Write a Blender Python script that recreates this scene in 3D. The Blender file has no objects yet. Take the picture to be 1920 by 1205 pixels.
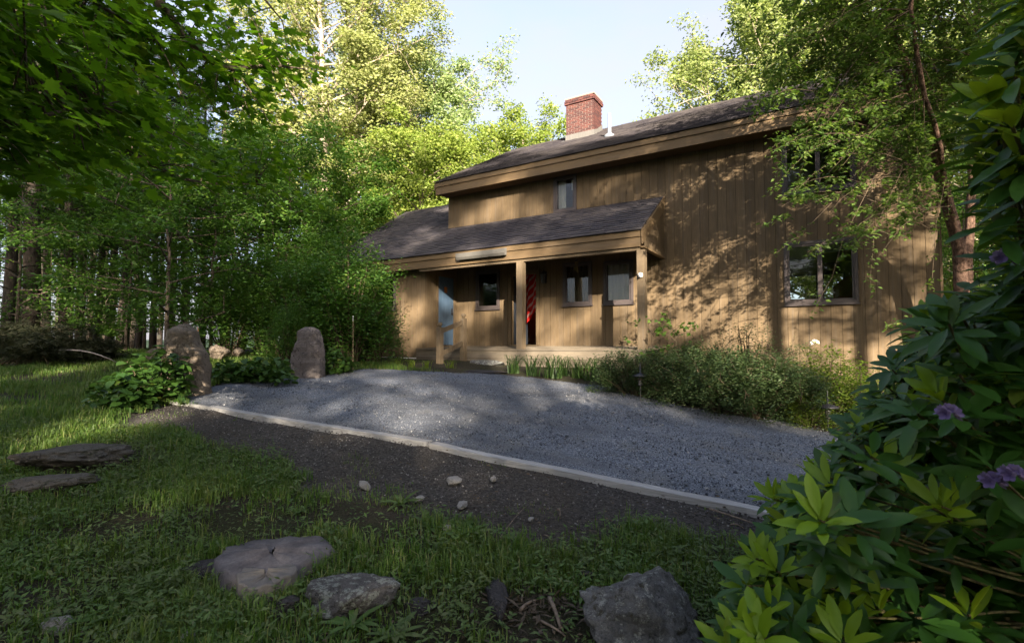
import bpy, math, random
import numpy as np
from mathutils import Vector, noise as mnoise
R_ = math.radians
sc = bpy.context.scene
# ------------------------------------------------------------------ camera
FPX, CX, CY, HZ = 960.0, 960.0, 602.5, 647.0          # photograph pixels (1920 x 1205)
PITCH = math.atan((HZ - CY) / FPX); YAW = math.atan(1580 / 960.0)
AX = np.array([-math.cos(YAW) * math.cos(PITCH), math.sin(YAW) * math.cos(PITCH), math.sin(PITCH)])
RX = np.array([math.sin(YAW), math.cos(YAW), 0.0])
UX = np.cross(RX, AX)
cam = bpy.data.cameras.new('camera'); co = bpy.data.objects.new('camera', cam); sc.collection.objects.link(co)
cam.sensor_width = 36; cam.lens = 36 * FPX / 1920; cam.clip_start = .05; cam.clip_end = 9000
co.rotation_euler = Vector(AX).to_track_quat('-Z', 'Y').to_euler()
cam.dof.use_dof = True; cam.dof.focus_distance = 9.0; cam.dof.aperture_fstop = 6.3
sc.camera = co
# ------------------------------------------------------------------ light
SUN_AZ, SUN_EL = R_(130 + 180), R_(18)                  # direction towards the sun, from +X
TO_SUN = Vector((math.cos(SUN_AZ) * math.cos(SUN_EL), math.sin(SUN_AZ) * math.cos(SUN_EL), math.sin(SUN_EL)))
w = bpy.data.worlds.new('World'); sc.world = w; w.use_nodes = True
wn = w.node_tree; wn.nodes.clear()
sky = wn.nodes.new('ShaderNodeTexSky'); sky.sky_type = 'NISHITA'; sky.sun_disc = False
sky.sun_elevation = SUN_EL; sky.sun_rotation = math.atan2(TO_SUN.x, TO_SUN.y)
sky.air_density = .75; sky.dust_density = 5.0; sky.ozone_density = 1.2; sky.altitude = 200
bg = wn.nodes.new('ShaderNodeBackground'); bg.inputs['Strength'].default_value = .13
wo = wn.nodes.new('ShaderNodeOutputWorld')
tcw = wn.nodes.new('ShaderNodeTexCoord'); mpw = wn.nodes.new('ShaderNodeMapping'); mpw.inputs['Scale'].default_value = (1.0, 1.0, 2.6)
nzw = wn.nodes.new('ShaderNodeTexNoise'); nzw.inputs['Scale'].default_value = 2.2; nzw.inputs['Detail'].default_value = 6; nzw.inputs['Roughness'].default_value = .6
rpw = wn.nodes.new('ShaderNodeMapRange'); rpw.inputs[1].default_value = .3; rpw.inputs[2].default_value = .7; rpw.inputs[3].default_value = .50; rpw.inputs[4].default_value = .90
mxw = wn.nodes.new('ShaderNodeMix'); mxw.data_type = 'RGBA'; mxw.inputs[7].default_value = (1.34, 1.27, 1.34, 1)      # thin bright cirrus veil
wn.links.new(tcw.outputs['Generated'], mpw.inputs[0]); wn.links.new(mpw.outputs[0], nzw.inputs['Vector']); wn.links.new(nzw.outputs[0], rpw.inputs[0])
sxw = wn.nodes.new('ShaderNodeSeparateXYZ'); wn.links.new(tcw.outputs['Generated'], sxw.inputs[0])      # the veil thins towards the zenith
elw = wn.nodes.new('ShaderNodeMapRange'); elw.inputs[1].default_value = .45; elw.inputs[2].default_value = 1.0; elw.inputs[3].default_value = 1.0; elw.inputs[4].default_value = .15; wn.links.new(sxw.outputs[2], elw.inputs[0])
mlw = wn.nodes.new('ShaderNodeMath'); mlw.operation = 'MULTIPLY'; wn.links.new(rpw.outputs[0], mlw.inputs[0]); wn.links.new(elw.outputs[0], mlw.inputs[1])
wn.links.new(mlw.outputs[0], mxw.inputs[0]); wn.links.new(sky.outputs[0], mxw.inputs[6]); wn.links.new(mxw.outputs[2], bg.inputs[0]); wn.links.new(bg.outputs[0], wo.inputs[0])
sl = bpy.data.lights.new('sun', 'SUN'); sl.energy = 5.0; sl.angle = R_(.53); sl.color = (1.0, .86, .68)
so = bpy.data.objects.new('sun', sl); sc.collection.objects.link(so)
so.rotation_euler = (-TO_SUN).to_track_quat('-Z', 'Y').to_euler(); so.location = (20, -20, 30)
sc.view_settings.view_transform = 'Standard'; sc.view_settings.look = 'None'
sc.view_settings.exposure = 2.45; sc.view_settings.gamma = 1
sc.cycles.use_denoising = True; sc.cycles.max_bounces = 7; sc.cycles.diffuse_bounces = 4
sc.cycles.transmission_bounces = 5; sc.cycles.transparent_max_bounces = 12; sc.cycles.glossy_bounces = 3
sc.cycles.sample_clamp_indirect = 6; sc.cycles.caustics_reflective = False; sc.cycles.caustics_refractive = False

# ------------------------------------------------------------------ geometry of the view
def ray(x, y): return AX + RX * (x - CX) / FPX + UX * (CY - y) / FPX
def onY(x, y, Y): r = ray(x, y); return r * Y / r[1]
def onX(x, y, X): r = ray(x, y); return r * X / r[0]
def atd(x, y, d): return ray(x, y) * d
def proj(P):
    P = np.atleast_2d(np.asarray(P, float)); d = P @ AX
    return CX + FPX * (P @ RX) / d, CY - FPX * (P @ UX) / d, d
AH = np.array([AX[0], AX[1]]); AH = AH / np.linalg.norm(AH); RH = RX[:2]
def sstep(a, b, v): t = np.clip((v - a) / (b - a), 0, 1); return t * t * (3 - 2 * t)
def gz(x, y):
    x = np.asarray(x, float); y = np.asarray(y, float)
    d = x * AH[0] + y * AH[1]; l = x * RH[0] + y * RH[1]
    z = -1.6 + .085 * np.clip(d, -5, 13.5) - .02 * np.clip(l, -14, 9)
    z = z + .018 * np.sin(x * 1.7 + y * .6) * np.sin(y * 1.3 - x * .4) + .010 * np.sin(x * 4.1 + 1) * np.sin(y * 3.7)
    z = z - 13 * sstep(27, 75, d) - 9 * sstep(24, 60, y) * (1 - sstep(27, 75, d)) - 6 * sstep(45, 120, -l) + 1.5 * sstep(10, 40, -d)
    return z
def gp(x, y):
    r = ray(x, y); t = 1.5 / max(-r[2] + .085, .02)
    for _ in range(30):
        P = r * t; e = P[2] - float(gz(P[0], P[1])); t += e / max(.06, (.085 - r[2]))
    return r * t
def G(x, y, s=0): return np.array([x, y, float(gz(x, y)) - s])

# ------------------------------------------------------------------ object helpers
COL = sc.collection
def mesh(name, V, F, mat=None, smooth=False):
    me = bpy.data.meshes.new(name)
    V = np.asarray(V, np.float32)
    if isinstance(F, np.ndarray):
        nf, k = F.shape
        me.vertices.add(len(V)); me.vertices.foreach_set('co', V.ravel())
        me.loops.add(nf * k); me.loops.foreach_set('vertex_index', F.astype(np.int32).ravel())
        me.polygons.add(nf); me.polygons.foreach_set('loop_start', np.arange(0, nf * k, k, dtype=np.int32))
        me.update(calc_edges=True)
    else:
        me.from_pydata(V.tolist(), [], F)
    if smooth: me.polygons.foreach_set('use_smooth', np.ones(len(me.polygons), bool))
    if mat: me.materials.append(mat)
    return me
def tag(o, label=None, cat=None, group=None, kind=None):
    if label: o['label'] = label
    if cat: o['category'] = cat
    if group: o['group'] = group
    if kind: o['kind'] = kind
    return o
def ob(name, me, parent=None, loc=(0, 0, 0), rot=(0, 0, 0), scl=(1, 1, 1), **k):
    o = bpy.data.objects.new(name, me); COL.objects.link(o)
    o.location = loc; o.rotation_euler = rot; o.scale = scl
    if parent: o.parent = parent
    return tag(o, **k)
def root(name, loc, label, cat, group=None, rot=(0, 0, 0), scl=(1, 1, 1)):
    return ob(name, None, None, loc, rot, scl, label=label, cat=cat, group=group)
class MB:
    def __init__(s): s.V = []; s.F = []; s.n = 0
    def add(s, V, F):
        V = [tuple(map(float, v)) for v in V]
        s.V += V; s.F += [tuple(i + s.n for i in f) for f in F]; s.n += len(V); return s
    def box(s, a, b):
        (x0, y0, z0), (x1, y1, z1) = a, b
        return s.add([(x0, y0, z0), (x1, y0, z0), (x1, y1, z0), (x0, y1, z0), (x0, y0, z1), (x1, y0, z1), (x1, y1, z1), (x0, y1, z1)],
                     [(0, 3, 2, 1), (4, 5, 6, 7), (0, 1, 5, 4), (1, 2, 6, 5), (2, 3, 7, 6), (3, 0, 4, 7)])
    def prism(s, pts, d):          # polygon pts extruded by vector d
        n = len(pts); d = np.array(d, float); P = [np.array(p, float) for p in pts]
        return s.add(P + [p + d for p in P], [tuple(range(n))[::-1], tuple(range(n, 2 * n))] + [(i, (i + 1) % n, (i + 1) % n + n, i + n) for i in range(n)])
    def tube(s, path, rad, k=6, cap=True):
        path = np.asarray(path, float); n = len(path); rad = np.broadcast_to(rad, (n,))
        T = np.gradient(path, axis=0); T /= np.linalg.norm(T, axis=1)[:, None] + 1e-9
        ref = np.array([0, 0, 1.]) if abs(T[0][2]) < .9 else np.array([1., 0, 0])
        A = np.cross(T, ref); A /= np.linalg.norm(A, axis=1)[:, None] + 1e-9; B = np.cross(T, A)
        a = np.arange(k) * 2 * math.pi / k
        V = path[:, None] + rad[:, None, None] * (np.cos(a)[None, :, None] * A[:, None] + np.sin(a)[None, :, None] * B[:, None])
        F = [(i * k + j, i * k + (j + 1) % k, (i + 1) * k + (j + 1) % k, (i + 1) * k + j) for i in range(n - 1) for j in range(k)]
        if cap: F += [tuple(range(k))[::-1], tuple(range((n - 1) * k, n * k))]
        return s.add(V.reshape(-1, 3), F)
    def lathe(s, prof, c=(0, 0, 0), k=16):
        V = [(c[0] + r * math.cos(j * 2 * math.pi / k), c[1] + r * math.sin(j * 2 * math.pi / k), c[2] + z) for r, z in prof for j in range(k)]
        n = len(prof)
        F = [(i * k + j, i * k + (j + 1) % k, (i + 1) * k + (j + 1) % k, (i + 1) * k + j) for i in range(n - 1) for j in range(k)]
        return s.add(V, F + [tuple(range(k))[::-1], tuple(range((n - 1) * k, n * k))])
    def me(s, name, mat, smooth=False): return mesh(name, s.V, s.F, mat, smooth)
    def ob(s, name, mat, parent=None, smooth=False, **k): return ob(name, s.me(name, mat, smooth), parent, **k)

# ------------------------------------------------------------------ materials
MATS = {}
class NT:
    def __init__(s, name):
        s.m = bpy.data.materials.new(name); s.m.use_nodes = True; s.t = s.m.node_tree
        s.p = s.t.nodes['Principled BSDF']; s.o = s.t.nodes['Material Output']
    def n(s, typ, inp={}, **kw):
        nd = s.t.nodes.new('ShaderNode' + typ)
        for k, v in kw.items(): setattr(nd, k, v)
        for k, v in inp.items(): s.set(nd.inputs[k], v)
        return nd
    def set(s, sock, v):
        if hasattr(v, 'links'): s.t.links.new(v, sock)
        elif isinstance(v, tuple) and len(v) == 3 and sock.type == 'RGBA': sock.default_value = (*v, 1)
        else: sock.default_value = v
    def tex(s, sc=(1, 1, 1), obj=True):
        tc = s.n('TexCoord'); return s.n('Mapping', {'Vector': tc.outputs['Object'], 'Scale': sc}).outputs[0]
    def pos(s, sc=(1, 1, 1)):
        g = s.n('NewGeometry'); return s.n('Mapping', {'Vector': g.outputs['Position'], 'Scale': sc}).outputs[0]
    def noise(s, v, scale, det=4, rough=.6): return s.n('TexNoise', {'Vector': v, 'Scale': scale, 'Detail': det, 'Roughness': rough}).outputs[0]
    def ramp(s, f, stops):
        r = s.n('ValToRGB', {'Fac': f}); e = r.color_ramp.elements
        while len(e) < len(stops): e.new(.5)
        for q, (p, c) in zip(e, stops): q.position = p; q.color = (*c, 1) if isinstance(c, tuple) else (c, c, c, 1)
        return r.outputs[0]
    def mix(s, f, a, b, blend='MIX'):
        m = s.n('Mix', data_type='RGBA', blend_type=blend)
        s.set(m.inputs[0], f); s.set(m.inputs[6], a); s.set(m.inputs[7], b); return m.outputs[2]
    def math(s, op, a, b=0.5):
        m = s.n('Math', operation=op); s.set(m.inputs[0], a); s.set(m.inputs[1], b); return m.outputs[0]
    def rnd(s): return s.n('NewGeometry').outputs['Random Per Island']
    def ornd(s): return s.n('ObjectInfo').outputs['Random']
    def bump(s, h, strength=.4, dist=.01): s.set(s.p.inputs['Normal'], s.n('Bump', {'Height': h, 'Strength': strength, 'Distance': dist}).outputs[0])
    def fin(s, col, rough=.8, spec=.3, metal=0):
        s.set(s.p.inputs['Base Color'], col); s.set(s.p.inputs['Roughness'], rough)
        s.p.inputs['Specular IOR Level'].default_value = spec; s.p.inputs['Metallic'].default_value = metal
        return s.m
def plain(name, c, rough=.7, spec=.3, metal=0, var=.25, sc=12, bump=.15):
    t = NT(name); n = t.noise(t.tex(), sc, 5)
    t.bump(n, bump, .004)
    return t.fin(t.mix(n, tuple(v * (1 - var) for v in c), tuple(v * (1 + var) for v in c)), rough, spec, metal)
def leafmat(name, a, b, trans=.4, rough=.5, spec=.35, c=None, patch=None):
    t = NT(name); r = t.rnd()
    col = t.ramp(r, [(0, a), (.75, b), (1, c or b)])
    if patch: col = t.mix(t.ramp(t.noise(t.pos(), patch[0], 5, .65), [(.38, 0.0), (.66, patch[1])]), col, patch[2])
    t.fin(col, rough, spec)
    tr = t.n('BsdfTranslucent', {'Color': t.mix(1.0, col, (1.5, 1.6, .75), 'MULTIPLY')})
    mx = t.n('MixShader', {0: trans, 1: t.p.outputs[0], 2: tr.outputs[0]})
    t.t.links.new(mx.outputs[0], t.o.inputs[0]); return t.m
def woodmat(name, c, grain=(25, 25, 1.2), var=.3, rough=.8, stain=.5, rand=.22):
    t = NT(name); v = t.pos(grain); n = t.ramp(t.noise(v, 2.2, 8, .75), [(.32, 0.0), (.68, 1.0)])
    wr = t.noise(t.pos(tuple(g * .35 for g in grain)), 1.7, 7, .7)
    st = t.noise(t.pos((1.4, 1.4, .45)), 1.2, 5, .6)
    col = t.mix(n, tuple(x * (1 - var) for x in c), tuple(x * (1 + var) for x in c))
    col = t.mix(t.ramp(st, [(.35, 0.0), (.75, stain)]), col, tuple(x * .55 for x in c))
    col = t.mix(t.ramp(wr, [(.5, 0.0), (.72, .35)]), col, tuple(.35 * x + .65 * sum(c) / 3 * 1.25 for x in c))   # greyed, weathered streaks
    k = t.n('Mapping')  # per-piece brightness
    br = t.math('MULTIPLY_ADD', t.ornd(), rand); br.node.inputs[2].default_value = 1 - rand / 2
    col = t.n('HueSaturation', {'Color': col, 'Value': br}).outputs[0]
    t.bump(n, .3, .004); return t.fin(col, rough, .25)
def stonemat(name, c1, c2, lichen=None, lic=.0, sc=3.0, moss=None, mos=0.):
    t = NT(name); v = t.tex(); n = t.noise(v, sc, 8, .65); f = t.noise(v, sc * 12, 4, .7)
    col = t.mix(t.ramp(n, [(.3, 0.0), (.7, 1.0)]), c1, c2)
    col = t.mix(t.ramp(f, [(.35, .0), (.75, .35)]), col, tuple(x * .45 for x in c1))
    if lichen:
        l = t.noise(v, sc * 3.2, 6, .75); col = t.mix(t.ramp(l, [(.60 - lic, 0.0), (.64 - lic, .85)]), col, lichen)
    if moss:
        l = t.noise(v, sc * 1.3, 6, .7); col = t.mix(t.ramp(l, [(.62 - mos, 0.0), (.70 - mos, .9)]), col, moss)
    f3 = t.noise(v, sc * 34, 3, .7); col = t.mix(t.ramp(f3, [(.4, 0.0), (.66, .5)]), col, tuple(x * .4 for x in c1))
    ck = t.n('TexVoronoi', {'Vector': t.n('Mapping', {'Vector': t.n('VectorMath', {0: v, 1: t.n('TexNoise', {'Vector': v, 'Scale': sc * 1.5}).outputs['Color']}, operation='ADD').outputs[0], 'Scale': (1, 1, 1.7)}).outputs[0], 'Scale': sc * .9}, feature='DISTANCE_TO_EDGE').outputs['Distance']
    ckr = t.ramp(ck, [(0.0, .75), (.025, 0.0)]); col = t.mix(ckr, col, tuple(x * .25 for x in c1))
    h = t.math('SUBTRACT', t.math('ADD', t.math('ADD', n, t.math('MULTIPLY', f, .5)), t.math('MULTIPLY', f3, .25)), t.math('MULTIPLY', ckr, .6)); t.bump(h, .9, .03); return t.fin(col, .9, .25)

SID = woodmat('siding_stain', (.135, .096, .055), (30, 30, 1.0), .26, .85, .65, .26)
TRIM = woodmat('trim_wood', (.150, .102, .054), (1.0, 30, 30), .2, .7, .35, .15)
PORCHW = woodmat('porch_wood', (.15, .112, .070), (30, 30, 1.0), .35, .8, .6, .2)
DECKW = woodmat('deck_wood', (.13, .108, .080), (1., 30, 30), .3, .8, .6, .25)
TIMB = woodmat('weathered_timber', (.32, .315, .31), (1.2, 34, 34), .55, .9, .85, .1)
BACK = plain('wall_sheathing', (.028, .02, .012), .95, .1)
SOFF = plain('soffit_paint', (.12, .08, .045), .9, .1)
BRONZE = plain('dark_window_frame', (.055, .045, .045), .45, .4, 0, .2)
INWALL = plain('interior_wall', (.30, .22, .15), .9, .1)
INFLOOR = plain('interior_floor', (.12, .065, .03), .5, .4)
WHITE = plain('white_paint', (.72, .70, .66), .6, .3)
t = NT('window_glass')
gl = t.n('BsdfGlossy', {'Color': (.6, .63, .66), 'Roughness': .015}); tp = t.n('BsdfTransparent', {'Color': (.94, .96, .95)})
fr = t.n('Fresnel', {'IOR': 1.5}); mx = t.n('MixShader', {0: fr.outputs[0], 1: tp.outputs[0], 2: gl.outputs[0]})
t.t.links.new(mx.outputs[0], t.o.inputs[0]); GLASS = t.m
t = NT('cream_curtain'); v = t.tex((14, 14, .5)); n = t.noise(v, 2, 3)
cc = t.mix(n, (.74, .69, .58), (.90, .86, .77)); t.fin(cc, .9, .1)
tr = t.n('BsdfTranslucent', {'Color': cc}); mx = t.n('MixShader', {0: .35, 1: t.p.outputs[0], 2: tr.outputs[0]}); t.t.links.new(mx.outputs[0], t.o.inputs[0]); CURT = t.m
t = NT('dark_curtain'); n = t.noise(t.tex((14, 14, .5)), 2, 3); DCURT = t.fin(t.mix(n, (.10, .075, .05), (.2, .15, .1)), .9, .1)
t = NT('shingle'); r = t.rnd(); n = t.noise(t.pos(), 90, 3, .7); n2 = t.noise(t.pos((.5, .5, .5)), 1.0, 4)
c = t.ramp(r, [(0, (.040, .039, .048)), (.5, (.068, .064, .074)), (1, (.105, .096, .098))])
c = t.mix(t.math('MULTIPLY', n, .8), c, (.035, .03, .036)); c = t.mix(t.ramp(n2, [(.4, 0.0), (.8, .35)]), c, (.15, .13, .11))
t.bump(n, .5, .006); SHING = t.fin(c, .92, .2)
t = NT('brick'); n = t.noise(t.pos(), 40, 4, .7)
c = t.ramp(t.ornd(), [(0, (.045, .022, .022)), (.45, (.085, .032, .028)), (.8, (.12, .046, .037)), (1, (.035, .022, .024))])
c = t.mix(t.math('MULTIPLY', n, .5), c, (.09, .05, .05)); t.bump(n, .5, .004); BRICK = t.fin(c, .9, .2)
MORTAR = plain('mortar', (.22, .185, .165), .95, .1, 0, .25, 30)
t = NT('lead_flashing'); n = t.noise(t.pos((14, 14, .8)), 2, 5); LEAD = t.fin(t.mix(n, (.06, .057, .054), (.17, .165, .155)), .6, .4)
PIPE = plain('vent_pipe_paint', (.20, .225, .26), .5, .3)
t = NT('blue_door_paint'); n = t.noise(t.pos((8, 8, 1.2)), 2, 5); BLUE = t.fin(t.mix(n, (.035, .07, .13), (.095, .15, .22)), .5, .4)
BLACKM = plain('black_metal', (.018, .017, .022), .45, .5)
BRASS = plain('dark_brass', (.12, .08, .03), .35, .5, .6)
t = NT('gravel'); g = t.pos()
vo = t.n('TexVoronoi', {'Vector': g, 'Scale': 95.0, 'Randomness': 1.0}); vo2 = t.n('TexVoronoi', {'Vector': g, 'Scale': 26.0})
cr = t.n('SeparateColor', {'Color': vo.outputs['Color']}).outputs[0]
c = t.ramp(cr, [(0, (.036, .043, .060)), (.5, (.094, .108, .138)), (.9, (.185, .20, .23)), (1, (.34, .35, .36))])
nb = t.noise(t.pos((.35, 1.1, 1)), 1.0, 6, .65); c = t.mix(t.ramp(nb, [(.40, 0.0), (.66, .8)]), c, (.062, .066, .076))
nb2 = t.noise(g, 1.7, 5, .65); c = t.mix(t.ramp(nb2, [(.5, 0.0), (.7, .55)]), c, (.15, .145, .135))
hh = t.math('ADD', t.math('SUBTRACT', 1.0, vo.outputs['Distance']), t.math('MULTIPLY', vo2.outputs['Distance'], -.6))
t.bump(hh, .7, .008); GRAVEL = t.fin(c, .85, .25)
t = NT('soil'); g = t.pos(); n1 = t.noise(g, 1.3, 6, .65); n2 = t.noise(g, 22, 5, .7); n3 = t.noise(g, .5, 4)
at = t.n('Attribute', attribute_name='dirt').outputs['Fac']
soil = t.mix(n2, (.024, .021, .014), (.075, .066, .046))
soil = t.mix(t.ramp(n1, [(.45, 0.0), (.7, .7)]), soil, (.045, .062, .012))
vo = t.n('TexVoronoi', {'Vector': g, 'Scale': 55.0}); cr = t.n('SeparateColor', {'Color': vo.outputs['Color']}).outputs[0]
dirt = t.mix(t.ramp(cr, [(.0, .0), (1, 1.0)]), (.034, .031, .030), (.115, .105, .098))
dirt = t.mix(t.ramp(n1, [(.4, 0.0), (.72, .6)]), dirt, (.06, .048, .036))
n4 = t.noise(g, 70, 4, .8); t.bump(t.math('ADD', t.math('ADD', n2, n4), t.math('MULTIPLY', vo.outputs['Distance'], -.7)), 1.0, .03)
soil = t.mix(t.ramp(n4, [(.45, 0.0), (.62, .8)]), soil, (.016, .013, .009))
SOIL = t.fin(t.mix(at, soil, dirt), .95, .15)
def barkmat(name, a, b, sc=(9, 9, 2.2), dist=.02, lic=None):
    t = NT(name); v = t.tex(sc); n = t.noise(v, 2.0, 7, .7); c = t.mix(t.ramp(n, [(.35, 0.0), (.65, 1.0)]), a, b)
    if lic: c = t.mix(t.ramp(t.noise(t.tex(), 2.5, 5), [(.55, 0.0), (.65, .7)]), c, lic)
    t.bump(n, .9, dist); return t.fin(c, .95, .15)
BARK = barkmat('grey_brown_bark', (.045, .035, .027), (.16, .125, .095))
PBARK = barkmat('pine_bark', (.03, .025, .021), (.095, .075, .06), lic=(.13, .14, .12))
BBARK = barkmat('river_birch_bark', (.045, .026, .02), (.26, .165, .12), (9, 9, 7), .05)
LBARK = barkmat('pale_bark', (.16, .13, .10), (.42, .36, .28))
TWIG = barkmat('twig', (.04, .03, .022), (.12, .09, .06))
L_SUN = leafmat('leaf_ash_yellow_green', (.15, .18, .055), (.225, .25, .085), .40, .5, .3, (.29, .29, .12))
L_OAK = leafmat('leaf_oak_green', (.12, .18, .06), (.185, .25, .09), .38, .45, .4, (.25, .29, .13))
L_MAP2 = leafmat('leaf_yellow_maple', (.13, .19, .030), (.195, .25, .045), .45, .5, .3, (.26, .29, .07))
L_BACK = leafmat('leaf_birch_back', (.14, .19, .055), (.205, .25, .08), .42, .5, .3, (.27, .29, .11))
L_UNDER = leafmat('leaf_understory', (.046, .105, .018), (.080, .165, .026), .42, .5, .3, (.13, .21, .035))
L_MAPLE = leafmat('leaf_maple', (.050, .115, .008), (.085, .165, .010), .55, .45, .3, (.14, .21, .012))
L_BIRCH = leafmat('leaf_river_birch', (.055, .105, .022), (.095, .155, .034), .42, .5, .3, (.15, .195, .05))
L_SHRUB = leafmat('leaf_shrub', (.036, .090, .015), (.066, .145, .022), .38, .5, .3, (.10, .14, .022))
L_AZ = leafmat('leaf_azalea', (.026, .050, .016), (.050, .082, .026), .3, .55, .3, (.09, .11, .045))
L_LIME = leafmat('leaf_lime', (.07, .12, .012), (.13, .18, .02), .45, .5, .3)
L_LILY = leafmat('leaf_daylily', (.018, .042, .012), (.04, .075, .018), .3, .45, .3)
L_PINE = leafmat('pine_needles', (.012, .030, .010), (.030, .060, .018), .2, .6, .2)
L_DEAD = leafmat('dead_pine_brush', (.022, .030, .014), (.05, .052, .03), .15, .7, .1)
L_GRASS = leafmat('grass_blade', (.044, .100, .015), (.084, .160, .022), .35, .5, .3, (.21, .21, .085), (1.6, .5, (.115, .14, .038)))
L_WEED = leafmat('weed_leaf', (.048, .095, .022), (.080, .145, .034), .3, .55, .3, (.10, .12, .05), (2.2, .5, (.10, .105, .05)))
def bigleaf(name, a, b, under):
    t = NT(name); r = t.ornd(); v = t.tex(); c = t.mix(r, a, b)
    ri = t.rnd(); c = t.mix(t.math('MULTIPLY', ri, .4), c, b)
    c = t.mix(t.ramp(t.math('FRACT', t.math('MULTIPLY', t.math('ADD', r, ri), 7.3), 0), [(.93, 0.0), (.97, .5)]), c, (.13, .15, .02))
    c = t.mix(t.ramp(t.noise(t.pos(), 55, 3, .6), [(.66, 0.0), (.72, .45)]), c, (.05, .05, .015))
    t.fin(c, .42, .28); t.bump(t.noise(v, 60, 2), .1, .002)
    tr = t.n('BsdfTranslucent', {'Color': under}); mx = t.n('MixShader', {0: .33, 1: t.p.outputs[0], 2: tr.outputs[0]})
    t.t.links.new(mx.outputs[0], t.o.inputs[0]); return t.m
L_RHO = bigleaf('leaf_rhododendron', (.095, .19, .010), (.17, .27, .014), (.30, .40, .012))
L_RHOD = bigleaf('leaf_rhododendron_old', (.018, .066, .010), (.042, .110, .016), (.09, .17, .01))
L_HYD = bigleaf('leaf_hydrangea', (.022, .058, .011), (.045, .095, .017), (.075, .15, .02))
FLOWER = leafmat('lilac_petal', (.14, .105, .26), (.21, .16, .34), .4, .6, .2)
FLOWW = leafmat('white_petal', (.7, .66, .66), (.8, .78, .76), .3, .6, .2)
STONE_P = stonemat('brown_granite', (.13, .102, .076), (.25, .205, .16), (.22, .20, .175), .0, 2.8)
STONE_G = stonemat('grey_purple_stone', (.115, .098, .094), (.19, .165, .155), (.24, .22, .20), -.02, 2.8)
ROCKF = stonemat('grey_ledge_rock', (.06, .055, .05), (.13, .12, .11), (.22, .21, .19), -.02, 4, (.03, .034, .012), .04)
ROCKL = stonemat('lichen_rock', (.075, .07, .07), (.13, .123, .12), (.25, .27, .24), .09, 6)
ROCKD = stonemat('dark_slate_rock', (.035, .032, .034), (.065, .06, .062), (.1, .1, .1), -.05, 5)
ROCKB = stonemat('mossy_boulder', (.08, .08, .08), (.22, .217, .21), (.30, .31, .28), .04, 7, (.045, .038, .018), .06)
PEB = stonemat('pale_pebble', (.30, .29, .28), (.46, .44, .42), None, 0, 8)
t = NT('cut_stump_wood'); v = t.tex(); wv = t.n('TexNoise', {'Vector': v, 'Scale': 9., 'Detail': 6.}).outputs[0]
rg = t.noise(v, 40, 5, .8)
STUMPT = t.fin(t.mix(t.ramp(t.math('MULTIPLY', rg, wv), [(.15, 0.0), (.4, 1.0)]), (.06, .055, .06), (.13, .12, .125)), .95, .15); t.bump(t.math('ADD', wv, t.math('MULTIPLY', rg, .25)), .8, .015)
t = NT('lake_water'); t.bump(t.noise(t.pos(), .6, 4), .15, .1); WATER = t.fin((.08, .11, .13), .12, .6)
HILL = plain('distant_forest', (.03, .05, .03), .95, .1)

# ------------------------------------------------------------------ ground
def axis_coords(lo, hi, step, far, gr=1.22):
    a = list(np.arange(lo, hi + 1e-6, step)); s = step; x = hi
    while x < far: s *= gr; x += s; a.append(x)
    s = step; x = lo; pre = []
    while x > -far: s *= gr; x -= s; pre.append(x)
    return np.array(pre[::-1] + a)
gx = axis_coords(-14, 6, .12, 420); gy = axis_coords(-2, 12, .12, 420)
Xg, Yg = np.meshgrid(gx, gy); Zg = gz(Xg, Yg)
def inpoly(px, py, poly):
    poly = np.asarray(poly); px = np.asarray(px); r = np.zeros(px.shape, bool); n = len(poly); j = n - 1
    for i in range(n):
        xi, yi = poly[i][:2]; xj, yj = poly[j][:2]
        c = ((yi > py) != (yj > py)) & (px < (xj - xi) * (py - yi) / (yj - yi + 1e-12) + xi); r ^= c; j = i
    return r
def vnoise(x, y, s, seed=0):
    x = np.asarray(x) * s + seed * 17.3; y = np.asarray(y) * s - seed * 9.1
    return (np.sin(x * 1.3 + 2.1 * np.sin(y * .7)) + np.sin(y * 1.7 + 1.7 * np.sin(x * .9 + 1)) + .6 * np.sin(2.9 * x + 1.1 * y) * np.sin(2.3 * y - 1.4 * x + 2)) / 2.6
T0, T1, T2 = gp(320, 752), gp(808, 831), gp(1450, 963)
T3 = T2 + (T2 - T1) / np.linalg.norm(T2 - T1) * 1.6
_o = np.array([0, -.05, 0])
DRIVE = [T0 + _o, T1 + _o, T2 + _o, T3 + _o, np.array([9, 3.55, 0]), np.array([9, 7.6, 0]), gp(1640, 830), gp(1500, 795), gp(1400, 782), gp(1300, 765), gp(1200, 742), gp(1130, 722), gp(1000, 708), gp(900, 700), gp(820, 697), gp(740, 693), gp(680, 692), gp(600, 706), gp(520, 709), gp(440, 713), gp(390, 727), gp(345, 745)]
DIRT = [gp(255, 765), T0, T1, T2, T3, np.array([9, 3.6, 0]), np.array([9, 2.2, 0]), gp(1480, 1040), gp(1300, 1010), gp(1200, 975), gp(1080, 1010), gp(1000, 1045), gp(900, 1015), gp(820, 955), gp(700, 930), gp(600, 935), gp(545, 905), gp(520, 868), gp(440, 838), gp(330, 815), gp(215, 800)]
wx = Xg + .12 * vnoise(Xg, Yg, 5, 1); wy = Yg + .12 * vnoise(Xg, Yg, 5, 2)
dm = (inpoly(wx, wy, DIRT) | inpoly(wx, wy, DRIVE)).astype(float)
k = np.ones((3, 3)) / 9
pad = np.pad(dm, 1, mode='edge'); dm = sum(pad[i:i + dm.shape[0], j:j + dm.shape[1]] for i in range(3) for j in range(3)) / 9
ind = inpoly(Xg, Yg, DRIVE); Zg = Zg - .05 * ind - .02 * (dm * (~ind))
ny, nx = Xg.shape; idx = np.arange(nx * ny).reshape(ny, nx)
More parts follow.
